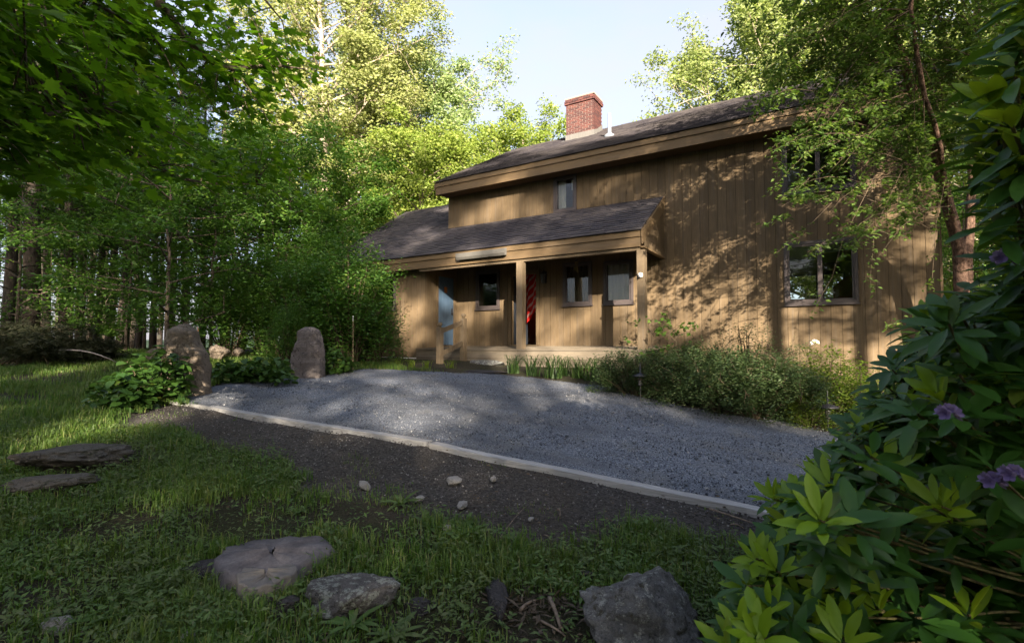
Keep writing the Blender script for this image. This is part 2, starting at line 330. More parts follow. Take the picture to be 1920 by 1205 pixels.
F = np.stack([idx[:-1, :-1], idx[:-1, 1:], idx[1:, 1:], idx[1:, :-1]], -1).reshape(-1, 4)
me = mesh('ground', np.stack([Xg, Yg, Zg], -1).reshape(-1, 3), F, SOIL, True)
a = me.attributes.new('dirt', 'FLOAT', 'POINT'); a.data.foreach_set('value', dm.ravel().astype(np.float32))
ob('ground', me, kind='structure')
# gravel drive sheet
s = .06; ux = np.arange(-9.5, 9, s); uy = np.arange(3.4, 12, s); Xd, Yd = np.meshgrid(ux, uy)
amp = np.clip((Yd - 4.7) / .6, 0, 1); wx = Xd + amp * .07 * vnoise(Xd, Yd, 6, 3) + .03 * vnoise(Xd, Yd, 17, 4); wy = Yd + amp * (.07 * vnoise(Xd, Yd, 6, 5) + .03 * vnoise(Xd, Yd, 19, 6))
keep = inpoly(wx, wy, DRIVE)
Zd = gz(Xd, Yd) + .008 + .008 * vnoise(Xd, Yd, 2.2, 7) + .004 * vnoise(Xd, Yd, 9, 8)
ny, nx = Xd.shape; idx = np.arange(nx * ny).reshape(ny, nx)
kk = keep[:-1, :-1] & keep[1:, 1:] & keep[:-1, 1:] & keep[1:, :-1]
F = np.stack([idx[:-1, :-1], idx[:-1, 1:], idx[1:, 1:], idx[1:, :-1]], -1)[kk]
used = np.unique(F); remap = np.zeros(nx * ny, int); remap[used] = np.arange(len(used))
ob('gravel_driveway', mesh('gravel_driveway', np.stack([Xd, Yd, Zd], -1).reshape(-1, 3)[used], remap[F], GRAVEL, True), kind='structure')
# lake and far shore
mb = MB(); mb.lathe([(.01, 0), (4200, 0)], (0, 0, -12.0), 64); lk = mb.ob('lake', WATER, kind='structure')
rs = np.random.RandomState(5); V = []; F = []
for j in range(181):
    a = j * 2 * math.pi / 180; h = 40 + 25 * math.sin(a * 3 + 1) + 14 * math.sin(a * 7) + 8 * math.sin(a * 17 + 2)
    for r, z in ((3000, -14), (3200, h * .55 - 12), (3500, h - 12), (4300, h - 12)): V.append((r * math.cos(a), r * math.sin(a), z))
for j in range(180):
    for q in range(3): F.append((j * 4 + q, j * 4 + q + 1, j * 4 + 5 + q, j * 4 + 4 + q))
ob('distant_hills', mesh('distant_hills', V, F, HILL, True), kind='structure')

# ------------------------------------------------------------------ house
YW, YE, YL = 13.0, 12.4, 11.5                     # main wall, upper eave, left wing wall
XL, XR, XS = -10.3, 2.05, -9.97                   # main wall ends, side wall of the left wing
ZE, RS, YR = 5.14, .548, 17.1                     # upper eave height, slope, ridge
YE2, ZE2, RS2, YR2 = 11.1, 2.58, .632, 15.8       # lower roof
XWL, XPR = -14.75, -3.40                          # left wing end, porch end
YBK = 21.4
house = root('house', (-5, 13, -.6), 'brown vertical board house with shingle roofs, porch and brick chimney behind the drive', 'house')
HL = Vector((-5, 13, -.6))
def hpart(mb, name, mat, parent=None, smooth=False, **k):
    o = mb.ob(name, mat, None, smooth, **k); o.parent = parent or house
    o.matrix_parent_inverse.identity(); o.location = (0, 0, 0) if parent else -HL
    return o
def cutcells(u0, u1, z0, z1, ops):
    us = sorted({u0, u1, *[v for o in ops for v in o[:2] if u0 < v < u1]}); zs = sorted({z0, z1, *[v for o in ops for v in o[2:] if z0 < v < z1]})
    for a, b in zip(us[:-1], us[1:]):
        run = None
        for c, d in zip(zs[:-1], zs[1:]):
            m, n = (a + b) / 2, (c + d) / 2
            if any(o[0] < m < o[1] and o[2] < n < o[3] for o in ops):
                if run: yield a, b, run[0], run[1]
                run = None
            else: run = (run[0], d) if run else (c, d)
        if run: yield a, b, run[0], run[1]
def boardwall(name, u0, u1, z0, z1, ops, at, axis='Y', facing=-1, th=.018, bw=.205, ztop=None, label=None):
    """backing wall with openings and separate vertical boards in front of it"""
    mb = MB()
    for a, b, c, d in cutcells(u0, u1, z0, z1, ops):
        q0, q1 = (at, at - facing * .12) if facing < 0 else (at - .12, at)
        q0, q1 = min(at, at - facing * .12), max(at, at - facing * .12)
        mb.box((a, q0, c), (b, q1, d)) if axis == 'Y' else mb.box((q0, a, c), (q1, b, d))
    wl = hpart(mb, name, BACK)
    rs = random.Random(hash(name) % 999 + 3); u = u0; gap = .007
    while u < u1 - .01:
        e = min(u + bw, u1); off = facing * (th + rs.uniform(0, .003)); zt = ztop((u + e) / 2) if ztop else z1
        for a, b, c, d in cutcells(u + gap / 2, e - gap / 2, z0, zt, ops):
            f0, f1 = min(at, at + off), max(at, at + off); mb = MB()
            mb.box((a, f0, c), (b, f1, d)) if axis == 'Y' else mb.box((f0, a, c), (f1, b, d))
            hpart(mb, 'board', SID, wl)
        u = e
    return wl
# window / door openings on the main wall: x0,x1,z0,z1
W = dict(upper=(-6.43, -5.83, 3.80, 4.72), rlow=(-.66, .61, .95, 2.24), rup=(-.66, .63, 3.42, 4.72),
         p1=(-9.13, -8.37, 1.15, 2.24), p2=(-6.15, -5.39, 1.15, 2.24), p3=(-4.95, -4.24, 1.14, 2.19), door=(-7.93, -7.04, 0.0, 2.10))
boardwall('front_wall', XL, XR, -1.15, 5.0, list(W.values()), YW)
LW = (-12.35, -11.17, 1.12, 2.10)
boardwall('left_wing_wall', XWL + .15, XS, -.36, 2.48, [LW], YL)
BD = (12.05, 12.86, 0.0, 2.12)
boardwall('wing_side_wall', YL, YW, -.36, 2.72, [BD], XS, 'X', 1)
# back and end walls (plain shells with the openings seen through the rooms)
mb = MB()
bops = [(-10.62, -10.03, 1.6, 2.5), (-9.93, -9.58, 2.15, 2.9), (-1.15, -.12, 1.62, 2.55), (.02, .7, 1.62, 2.55)]
for a, b, c, d in cutcells(XL, XR, -1.2, 5.2, bops): mb.box((a, YBK - .15, c), (b, YBK, d))
hpart(mb, 'back_wall', SID)
for (a, b, c, d) in bops:
    f = MB()
    for q in ((a, a + .05, c, d), (b - .05, b, c, d), (a + .05, b - .05, c, c + .05), (a + .05, b - .05, d - .05, d)): f.box((q[0], YBK - .22, q[2]), (q[1], YBK - .08, q[3]))
    wn_ = hpart(f, 'window', BRONZE); g = MB(); g.box((a + .05, YBK - .15, c + .05), (b - .05, YBK - .144, d - .05)); hpart(g, 'pane', GLASS, wn_)
for nm, X in (('right_gable_wall', XR), ('left_gable_wall', XL)):
    mb = MB(); x0, x1 = (X - .14, X) if X > 0 else (X, X + .14)
    mb.prism([(x0, YW + .13, -1.2), (x0, YBK - .16, -1.2), (x0, YBK - .16, 5.1), (x0, YR, 7.5), (x0, YW + .13, 5.25)], (x1 - x0, 0, 0)); hpart(mb, nm, SID)
mb = MB(); mb.prism([(XWL + .1, YL + .13, -.8), (XWL + .1, 20, -.8), (XWL + .1, 20, 2.7), (XWL + .1, YR2, 5.3), (XWL + .1, YL + .13, 2.6)], (.14, 0, 0)); hpart(mb, 'wing_gable_wall', SID)
# floors, ceilings and partitions
mb = MB(); mb.box((XL + .15, YW + .13, -.12), (XR - .15, YBK - .16, -.003)); hpart(mb, 'floor', INFLOOR)
mb = MB(); mb.box((XL + .15, YW + .13, 2.92), (XR - .15, YBK - .16, 3.1)); hpart(mb, 'ceiling', INWALL)
mb = MB(); mb.box((-3.6, YW + .13, 0), (-3.48, YBK - .16, 2.91)); hpart(mb, 'partition_wall', INWALL); mb = MB(); mb.box((-8.4, YW + .13, 0), (-8.28, 17.0, 2.91)); hpart(mb, 'partition_wall', INWALL)
mb = MB(); mb.box((XL + .2, 15.2, 3.11), (XR - .2, 15.3, 5.9)); hpart(mb, 'upstairs_partition', INWALL)
# windows
def rectframe(mb, a, b, c, d, y0, y1, wd):
    mb.box((a, y0, c), (a + wd, y1, d)); mb.box((b - wd, y0, c), (b, y1, d)); mb.box((a + wd, y0, c), (b - wd, y1, c + wd)); mb.box((a + wd, y0, d - wd), (b - wd, y1, d))
def window(op, y, mull=False, curtain=None, label=None, outer=.055):
    a, b, c, d = op
    mb = MB(); rectframe(mb, a - outer, b + outer, c - outer, d + outer, y - .055, y - .022, outer + .012)
    wn_ = hpart(mb, 'window', BRONZE)
    if label: wn_['label'] = label
    mb = MB(); rectframe(mb, a + .014, b - .014, c + .014, d - .014, y - .035, y + .05, .04)
    if mull: m = (a + b) / 2; mb.box((m - .045, y - .045, c + .05), (m + .045, y + .04, d - .05))
    hpart(mb, 'sash', BRONZE, wn_)
    spans = [(a + .05, (a + b) / 2 - .04), ((a + b) / 2 + .04, b - .05)] if mull else [(a + .05, b - .05)]
    for p, q in spans: g = MB(); g.box((p, y - .004, c + .05), (q, y + .002, d - .05)); hpart(g, 'pane', GLASS, wn_)
    if curtain:
        for (p, q, zt, zb, mat, dy) in curtain:
            n = max(8, int((q - p) / .018)); V = []; ph = p * 7
            for i in range(n + 1):
                x = p + (q - p) * i / n; yy = y + dy + .018 * math.sin(i * 1.15 + ph) + .008 * math.sin(i * .43 + ph)
                V += [(x, yy, zb), (x, yy, zt)]
            m = MB(); m.add(V, [(2 * i, 2 * i + 2, 2 * i + 3, 2 * i + 1) for i in range(n)]); hpart(m, 'curtain', mat, wn_, True)
    mb = MB(); mb.box((a - outer - .02, y - .085, c - outer - .03), (b + outer + .02, y - .02, c - outer)); hpart(mb, 'sill', BRONZE, wn_)
    return wn_
u = W['upper']; window(u, YW, False, [(u[0] + .05, u[0] + .27, u[3] - .03, u[2] + .05, CURT, .1), (u[1] - .17, u[1] - .05, u[3] - .03, u[3] - .35, CURT, .1)], 'small upper window with a white curtain drawn aside')
u = W['rlow']; wr = window(u, YW, True, None, 'two-light lower window with blinds half down')
mb = MB(); mb.box((u[0] + .06, YW + .05, u[2] + .72 * 1.29), (u[1] - .7, YW + .055, u[3] - .05)); mb.box((u[0] + .68, YW + .05, u[3] - .22), (u[1] - .06, YW + .055, u[3] - .05)); hpart(mb, 'blind', plain('olive_blind', (.06, .065, .05), .8, .1), wr)
window(W['rup'], YW, True, None, 'two-light upper window behind birch leaves')
u = W['p1']; window(u, YW, False, None, 'porch window left of the open front door')
u = W['p2']; window(u, YW, False, [(u[0] + .05, u[1] - .05, u[3] - .04, u[2] + .05, DCURT, .09)], 'porch window with dark lace curtain')
u = W['p3']; window(u, YW, False, [(u[0] + .05, u[0] + .355, u[3] - .04, u[2] + .05, CURT, .035), (u[0] + .35, u[1] - .05, u[3] - .04, u[2] + .05, CURT, .045)], 'porch window with pale cream curtains')
window(LW, YL, True, [(LW[0] + .05, LW[1] - .05, LW[3] - .04, LW[3] - .4, CURT, .09)], 'left wing window partly behind shrubs')
# open front door: frame, leaf swung inwards
a, b, c, d = W['door']
mb = MB(); mb.box((a - .09, YW - .05, c), (a + .02, YW + .12, d + .09)); mb.box((b - .02, YW - .05, c), (b + .09, YW + .12, d + .09)); mb.box((a + .02, YW - .05, d - .02), (b - .02, YW + .12, d + .09)); mb.box((a, YW - .06, c - .03), (b, YW + .16, c + .012))
fd = hpart(mb, 'door_frame', SID)
mb = MB(); mb.box((a - .02, YW + .13, .02), (a + .025, YW + .98, d - .03)); dl = hpart(mb, 'front_door', plain('slate_blue_door', (.03, .038, .052), .5, .4)); dl['label'] = 'front door standing open into the hall'
mb = MB(); mb.lathe([(.012, 0), (.03, .01), (.034, .03), (.02, .05)], (a + .12, YW + .9, 1.0), 10); hpart(mb, 'handle', BRASS, dl, True)
# blue side door
a, b, c, d = BD
mb = MB(); mb.box((XS - .10, a - .07, c), (XS + .04, a + .012, d + .07)); mb.box((XS - .10, b - .012, c), (XS + .04, b + .07, d + .07)); mb.box((XS - .1, a + .012, d - .012), (XS + .04, b - .012, d + .07)); hpart(mb, 'door_frame', SID)
mb = MB(); mb.box((XS - .05, a + .014, c + .01), (XS - .01, b - .014, d - .014)); bdr = hpart(mb, 'side_door', BLUE); bdr['label'] = 'blue plank door on the wing side wall'
for i in range(1, 5):
    y = a + .014 + (b - a - .028) * i / 5
    mb = MB(); mb.box((XS - .011, y - .071, c + .03), (XS - .003, y + .068, d - .03)); hpart(mb, 'door_plank', BLUE, bdr)
mb = MB(); mb.box((XS - .004, b - .12, .95), (XS + .012, b - .07, 1.15)); mb.tube([(XS + .01, b - .095, 1.0), (XS + .06, b - .095, 1.0), (XS + .065, b - .17, 1.0)], .012, 8); hpart(mb, 'handle', BLACKM, bdr)
mb = MB(); mb.box((XS - .004, a + .33, 1.62), (XS + .004, a + .47, 1.80)); hpart(mb, 'door_sticker', plain('orange_sticker', (.32, .11, .03), .7), bdr)
# roofs -----------------------------------------------------------
def shingles(mbx, x0, x1, ya, za, yb, zb, seed, expo=.145):
    rs = np.random.RandomState(seed); L = math.hypot(yb - ya, zb - za); ty, tz = (yb - ya) / L, (zb - za) / L; ny_, nz_ = -tz, ty
    if nz_ < 0: ny_, nz_ = -ny_, -nz_
    n = int(L / expo) + 1; V = []; F = []
    for i in range(n):
        s0 = i * expo - .02; s1 = min(s0 + expo * 1.35, L); x = x0 - rs.uniform(0, .3)
        while x < x1:
            wd = rs.choice([.16, .22, .3, .33]) + rs.uniform(-.02, .02); a = max(x, x0); b = min(x + wd - .004, x1); x += wd
            if b - a < .01: continue
            h = .021 + .008 * rs.randint(0, 2) + rs.uniform(0, .003); lo = s0 + rs.uniform(-.006, .006)
            k = len(V)
            for (s_, e) in ((lo, .001), (lo, h), (s1, .0015 + .002 * (i % 2))):
                for xx in (a, b): V.append((xx, ya + ty * s_ + ny_ * e, za + tz * s_ + nz_ * e))
            F += [(k, k + 1, k + 3, k + 2), (k + 2, k + 3, k + 5, k + 4)]
            F += [(k, k + 2, k + 4, k + 4)[:3], (k + 1, k + 5, k + 3)]
    mbx.add(V, F)
def roofslab(mb, x0, x1, ya, za, yb, zb, th=.06):
    mb.prism([(x0, ya, za), (x0, yb, zb), (x0, yb, zb - th), (x0, ya, za - th)], (x1 - x0, 0, 0))
zr = ZE + RS * (YR - YE)
mb = MB(); roofslab(mb, XL - .08, XR + .16, YE, ZE, YR, zr); roofslab(mb, XL - .08, XR + .16, YBK + .6, ZE, YR + .001, zr)
r1 = hpart(mb, 'roof', BACK); r1['label'] = 'upper gable roof with brown grey shingles'
mb = MB(); shingles(mb, XL - .10, XR + .18, YE - .03, ZE - .012, YR, zr + .004, 1); shingles(mb, XL - .10, XR + .18, YBK + .6, ZE, YR, zr, 2)
o = hpart(mb, 'shingles', SHING, r1); o['kind'] = 'stuff'
mb = MB()
for i in range(42):
    x = XL - .1 + i * .3; mb.prism([(x, YR - .15, zr - .062), (x, YR, zr + .028 + .006 * (i % 2)), (x, YR + .15, zr - .062), (x, YR, zr + .012)], (.31, 0, 0))
hpart(mb, 'ridge_cap', SHING, r1)
zr2 = ZE2 + RS2 * (YR2 - YE2); zj = ZE2 + RS2 * (YW - YE2)
mb = MB(); roofslab(mb, XWL, XL - .0, YE2, ZE2, YR2, zr2); roofslab(mb, XL, XPR, YE2, ZE2, YW - .02, zj - .0126); roofslab(mb, XWL, XL, 20.3, ZE2 + .1, YR2 + .001, zr2)
r2 = hpart(mb, 'roof', BACK); r2['label'] = 'lower roof over the porch and left wing'
mb = MB(); shingles(mb, XWL - .02, XL - .002, YE2 - .03, ZE2 - .016, YR2, zr2 + .004, 3); shingles(mb, XL - .002, XPR + .02, YE2 - .03, ZE2 - .016, YW - .025, zj - .013, 4)
o = hpart(mb, 'shingles', SHING, r2); o['kind'] = 'stuff'
# fascias (two stacked boards each)
def fascia(x0, x1, y, ztop, h1, h2, par):
    for i, xs in enumerate(np.array_split(np.linspace(x0, x1, 4), 1)):
        pass
    mb = MB(); mb.box((x0, y - .005, ztop - h1), (x1, y + .045, ztop)); hpart(mb, 'fascia_board', TRIM, par)
    mb = MB(); mb.box((x0, y + .028, ztop - h1 - h2), (x1, y + .065, ztop - h1 - .004)); hpart(mb, 'fascia_board', TRIM, par)
fascia(XL - .08, XR + .16, YE, ZE - .03, .135, .235, r1)
fascia(XWL, XPR - .02, YE2, ZE2 - .035, .13, .22, r2)
mb = MB(); mb.box((XL - .06, YE + .06, 4.78), (XR + .14, YW - .03, 4.80)); hpart(mb, 'soffit', SOFF, r1)
# rakes of the right and left roof ends
for X, r, y0, z0, y1, z1 in ((XR + .16, r1, YE, ZE, YR, zr), (XL - .12, r1, YE, ZE, YR, zr)):
    mb = MB(); mb.prism([(X, y0, z0 - .03), (X, y1, z1 - .03), (X, y1, z1 - .25), (X, y0, z0 - .25)], (.04, 0, 0)); hpart(mb, 'rake_board', TRIM, r)
# porch end panel
zb0 = ZE2 - .38
mb = MB(); mb.prism([(XPR, YE2, ZE2 - .03), (XPR, YW - .022, zj - .05), (XPR, YW - .022, zj - .2), (XPR, YE2, ZE2 - .18)], (.045, 0, 0)); hpart(mb, 'rake_board', TRIM, r2)
mb = MB(); mb.prism([(XPR + .01, YE2, ZE2 - .184), (XPR + .01, YW - .022, zj - .204), (XPR + .01, YW - .022, zj - .36), (XPR + .01, YE2, ZE2 - .34)], (.03, 0, 0)); hpart(mb, 'rake_board', TRIM, r2)
n = 8
for i in range(n):
    ya = YE2 + .24 + (YW - .022 - YE2 - .24) * i / n; yb = YE2 + .24 + (YW - .022 - YE2 - .24) * (i + 1) / n - .006
    zt = lambda y: ZE2 + RS2 * (y - YE2) - .345
    mb = MB(); mb.prism([(XPR + .002, ya, zb0 + .02), (XPR + .002, yb, zb0 + .02), (XPR + .002, yb, zt(yb)), (XPR + .002, ya, max(zt(ya), zb0 + .021))], (.02, 0, 0)); hpart(mb, 'panel_board', SID, r2)
mb = MB(); mb.box((XPR - .06, YE2 + .1, zb0 - .02), (XPR + .04, YW - .022, zb0 + .018)); hpart(mb, 'panel_trim', TRIM, r2)
# porch ceiling, beam, posts, deck
mb = MB(); mb.box((XS + .02, YE2 + .07, 2.44), (XPR - .07, YW - .025, 2.46)); hpart(mb, 'porch_ceiling', SOFF)
mb = MB(); mb.box((XS + .04, YE2 + .085, 2.12), (XPR - .06, YE2 + .21, 2.435)); hpart(mb, 'porch_beam', PORCHW)
DF, DB = -.10, -.018
PY = YE2 + .1
for px in (-3.42, -6.54):
    mb = MB(); hw = .088 if px > -9 else .04
    mb.box((px - hw, PY - .08, DF), (px + hw, PY + .095, 2.118)); hpart(mb, 'porch_post', PORCHW)
np_ = 14; dy = (YW - .03 - (YE2 - .03)) / np_
deck = None
mb = MB(); mb.box((XS + .03, YE2 + .05, -.62), (XPR + .05, YW - .04, -.20)); deck = hpart(mb, 'porch_deck', BACK)
for i in range(np_):
    y0 = YE2 - .03 + i * dy; z0 = DF + (DB - DF) * (i + .5) / np_
    mb = MB(); mb.box((XS + .025, y0 + .003, z0 - .04), (XPR + .06, y0 + dy - .003, z0)); hpart(mb, 'deck_plank', DECKW, deck)
for zt, zb in ((-.144, -.335), (-.342, -.53)):
    mb = MB(); mb.box((XS + .03, YE2 - .005, zb), (XPR + .05, YE2 + .04, zt)); hpart(mb, 'rim_board', DECKW, deck)
mb = MB(); mb.box((XWL + .3, YL - .028, -.46), (XS + .005, YL + .05, -.365)); hpart(mb, 'white_sill_board', WHITE)
# gutter remnant on the porch eave
mb = MB(); P = []
for x in (-8.45, -6.9): 
    pr = [(x, YE2 - .006, 2.50), (x, YE2 - .012, 2.31), (x, YE2 - .10, 2.30), (x, YE2 - .135, 2.36), (x, YE2 - .14, 2.47), (x, YE2 - .13, 2.47), (x, YE2 - .125, 2.365), (x, YE2 - .098, 2.312), (x, YE2 - .022, 2.32), (x, YE2 - .016, 2.5)]
    P.append(pr)
n = 10; mb.add(P[0] + P[1], [tuple(range(n)), tuple(range(n, 2 * n))[::-1]] + [(i, (i + 1) % n, (i + 1) % n + n, i + n) for i in range(n)])
hpart(mb, 'gutter', plain('grey_aluminium_gutter', (.11, .105, .095), .6, .4), r2)
# railing by the step
rail = None
RXX = -8.2
posts = []
for (y, zb, zt) in ((10.02, float(gz(RXX, 10.02)) - .1, .45), (11.0, float(gz(RXX, 11.)) - .05, .72)):
    mb = MB(); mb.box((RXX - .065, y - .065, zb), (RXX + .065, y + .065, zt)); p = hpart(mb, 'railing_post', PORCHW)
    mb = MB(); mb.lathe([(.03, zt), (.034, zt + .02), (.05, zt + .035), (.066, zt + .065), (.060, zt + .1), (.035, zt + .12), (.01, zt + .125)], (RXX, y, 0), 14); hpart(mb, 'finial', PORCHW, p, True)
for za, zb in ((.36, .60), (-.21, .05)):
    mb = MB(); mb.prism([(RXX - .02, 10.09, za - .06), (RXX - .02, 10.93, zb - .06), (RXX - .02, 10.93, zb + .06), (RXX - .02, 10.09, za + .06)], (.04, 0, 0)); hpart(mb, 'handrail', PORCHW)
# chimney with bricks
CX0, CX1, CY0, CY1, CZ0, CZ1 = -7.46, -6.44, 15.9, 16.66, 6.5, 8.52
mb = MB(); mb.box((CX0 + .012, CY0 + .012, CZ0), (CX1 - .012, CY1 - .012, CZ1 - .01)); ch = hpart(mb, 'chimney', MORTAR)
bricks = {}
def brick(x0, x1, y0, y1, z0, z1):
    key = (round(x1 - x0, 3), round(y1 - y0, 3))
    if key not in bricks:
        m = MB(); m.box((-key[0] / 2, -key[1] / 2, -.0265), (key[0] / 2, key[1] / 2, .0265)); bricks[key] = m.me('brick', BRICK)
    ob('brick', bricks[key], ch, ((x0 + x1) / 2, (y0 + y1) / 2, (z0 + z1) / 2))
row = 0; z = 7.10
while z < CZ1 - .05:
    out = .025 if z > CZ1 - .27 else 0.
    out += .02 if CZ1 - .27 < z < CZ1 - .13 else 0
    x0, x1, y0, y1 = CX0 - out, CX1 + out, CY0 - out, CY1 + out; bl, g = .21, .018
    def course(a, b, off):
        u = a - off * bl / 2
        while u < b - .01:
            p, q = max(u, a), min(u + bl - g, b)
            if q - p > .03: yield p, q
            u += bl
    for p, q in course(x0, x1, row % 2): brick(p, q, y0, y0 + .095, z, z + .057)
    for p, q in course(y0 + .1, y1, (row + 1) % 2): brick(x1 - .095, x1, p, q, z, z + .057)
    if row % 3 == 0:
        pass
    mb = None
    row += 1; z += .0675
mb = MB(); mb.box((CX0 - .02, CY0 + .1, 7.1), (CX0 + .011, CY1, CZ1 - .02)); mb.box((CX0 + .012, CY1 - .011, 7.1), (CX1 - .1, CY1 + .01, CZ1 - .02)); hpart(mb, 'chimney_rear_face', BRICK, ch)
mb = MB(); mb.box((CX0 - .03, CY0 - .03, CZ1 - .02), (CX1 + .03, CY1 + .03, CZ1 + .03)); hpart(mb, 'chimney_cap', MORTAR, ch)
mb = MB()
zf = lambda y: ZE + RS * (y - YE)
mb.prism([(CX0 - .02, CY0 - .015, zf(CY0) - .02), (CX1 + .02, CY0 - .015, zf(CY0) - .02), (CX1 + .02, CY0 - .015, zf(CY0) + .2), (CX0 - .02, CY0 - .015, zf(CY0) + .2)], (0, .02, 0))
mb.prism([(CX1 + .006, CY0 + .006, zf(CY0)), (CX1 + .006, CY1, zf(CY1)), (CX1 + .006, CY1, zf(CY1) + .22), (CX1 + .006, CY0 + .3, zf(CY0) + .33), (CX1 + .006, CY0 + .006, zf(CY0) + .2)], (.016, 0, 0))
mb.prism([(CX0 - .12, CY0 - .12, zf(CY0 - .12) + .026), (CX1 + .12, CY0 - .12, zf(CY0 - .12) + .026), (CX1 + .12, CY0 + .01, zf(CY0) + .03), (CX0 - .12, CY0 + .01, zf(CY0) + .03)], (0, 0, .008))
hpart(mb, 'flashing', LEAD, ch)
# vent pipe
P = np.array([-5.34, 14.43, zf(14.43)])
mb = MB(); mb.lathe([(.17, -.06), (.16, .03), (.07, .09), (.055, .12), (.052, .70), (.045, .70), (.045, .65)], P, 16); hpart(mb, 'vent_pipe', PIPE, None, True)
# wall lantern, ornament on post, pendant
mb = MB(); X, Y, Z = -6.78, YW - .02, 1.93
mb.box((X - .055, Y - .03, Z - .16), (X + .055, Y - .001, Z + .17)); mb.tube([(X, Y - .03, Z + .12), (X, Y - .10, Z + .20), (X, Y - .13, Z + .15)], .012, 6)
mb.lathe([(.02, .16), (.085, .09), (.085, .07), (.075, .07), (.058, -.13), (.03, -.16), (.01, -.19)], (X, Y - .13, Z), 6)
root_ = mb.ob('wall_lantern', BLACKM, label='black wall lantern beside the open front door', cat='lantern')
mb = MB(); X, Y, Z = -3.44, PY - .08, 1.54
mb.lathe([(.01, -.055), (.05, -.04), (.062, 0), (.05, .045), (.02, .06)], (X + .02, Y - .03, Z), 12)
orn = mb.ob('post_ornament', WHITE, smooth=True, label='small white and black ornament hung on the right porch post', cat='ornament')
mb = MB(); mb.lathe([(.01, -.03), (.028, -.02), (.03, .01), (.01, .03)], (X - .02, Y - .075, Z), 8); mb.lathe([(.008, -.02), (.018, 0), (.008, .02)], (X + .035, Y - .085, Z + .02), 8); mb.lathe([(.008, -.02), (.018, 0), (.008, .02)], (X + .015, Y - .08, Z - .045), 8); mb.ob('dark_markings', BLACKM, orn, True)
X, Y = -5.36, 12.0
mb = MB(); mb.tube([(X, Y, 2.44), (X, Y, 2.2)], .004, 5); mb.lathe([(.01, 2.2), (.05, 2.17), (.05, 2.15), (.01, 2.14)], (X, Y, 0), 10)
wc = mb.ob('wind_chime', BLACKM, label='dark wind chime hanging from the porch ceiling', cat='wind chime')
for i in range(5): a = i * 1.257; m = MB(); m.tube([(X + .035 * math.cos(a), Y + .035 * math.sin(a), 2.14), (X + .035 * math.cos(a), Y + .035 * math.sin(a), 1.84 + .03 * i)], .006, 6); m.ob('chime_tube', BRASS, wc)
# things inside the hall
mb = MB(); X, Y = -7.35, 15.3
dr = root('dresser', (X, Y, 0), 'pale painted dresser with drawers in the hall, seen through the open door', 'dresser')
mb = MB(); mb.box((-.45, -.22, .08), (.45, .22, .86)); mb.ob('carcass', plain('pale_furniture_paint', (.33, .29, .27), .6), dr)
mb = MB(); mb.box((-.48, -.25, .862), (.48, .25, .9)); mb.ob('top', WHITE, dr)
for i in range(3):
    for sx in (-1, 1):
        mb = MB(); x = sx * .215; mb.box((x - .2, -.24, .42 - .0 + i * .15 - .0), (x + .2, -.222, .42 + i * .15 + .135)); dw = mb.ob('drawer', plain('drawer_paint', (.36, .32, .30), .6), dr)
        mb = MB(); mb.box((x - .04, -.262, .475 + i * .15), (x + .04, -.241, .50 + i * .15)); mb.ob('pull', BLACKM, dw)
lamp = root('table_lamp', (-7.52, 15.25, .9), 'lit table lamp with red shade on the dresser', 'lamp')
mb = MB(); mb.lathe([(.09, 0), (.09, .02), (.03, .05), (.08, .16), (.085, .24), (.03, .32), (.012, .36), (.012, .46)], (0, 0, .002), 16); mb.ob('base', BRASS, lamp, True)
t = NT('red_lamp_shade'); t.fin((.4, .05, .03), .8, .1); t.p.inputs['Emission Color'].default_value = (1, .10, .03, 1); t.p.inputs['Emission Strength'].default_value = .10
mb = MB(); mb.lathe([(.24, .40), (.15, .72), (.145, .72), (.235, .40)], (0, 0, 0), 20); mb.ob('lamp_shade', t.m, lamp, True)
t = NT('lamp_bulb'); t.fin((1, .8, .5), .5); t.p.inputs['Emission Color'].default_value = (1, .5, .15, 1); t.p.inputs['Emission Strength'].default_value = 14
mb = MB(); mb.lathe([(.01, .46), (.035, .50), (.035, .54), (.01, .58)], (0, 0, 0), 12); mb.ob('bulb', t.m, lamp, True)
t = NT('red_striped_cloth'); v = t.tex(); wv = t.n('TexWave', {'Vector': t.n('Mapping', {'Vector': v, 'Rotation': (0, R_(-38), 0)}).outputs[0], 'Scale': 2.0, 'Distortion': .3})
CL = t.fin(t.mix(t.ramp(wv.outputs['Fac'], [(.72, 0.0), (.78, 1.0)]), (.55, .025, .022), (.6, .36, .32)), .9, .1)
n = 26; V = []
for i in range(n + 1):
    for j in range(9):
        u = i / n; v_ = j / 8; x = -7.85 + 1.0 * u * (1 - .15 * v_); z = 2.35 - v_ * (1.75 - 1.2 * u); V.append((x, 13.75 + .05 * math.sin(i * 1.1 + j * .3) + .1 * u, z))
mb = MB(); mb.add(V, [(i * 9 + j, (i + 1) * 9 + j, (i + 1) * 9 + j + 1, i * 9 + j + 1) for i in range(n) for j in range(8)])
mb.ob('hanging_cloth', CL, smooth=True, label='red and white striped cloth draped inside the doorway', cat='banner')
ch_ = root('armchair', (.75, 15.2, 0), 'reddish brown armchair behind the lower right window', 'armchair')
RUST = plain('rust_upholstery', (.16, .05, .025), .9, .1)
mb = MB(); mb.prism([(-.5, .25, .4), (.5, .25, .4), (.5, .25, 1.5), (.2, .25, 1.75), (-.2, .25, 1.75), (-.5, .25, 1.5)], (0, .2, 0)); mb.ob('backrest', RUST, ch_)
mb = MB(); mb.box((-.38, -.5, .25), (.38, .249, .48)); mb.ob('seat', RUST, ch_)
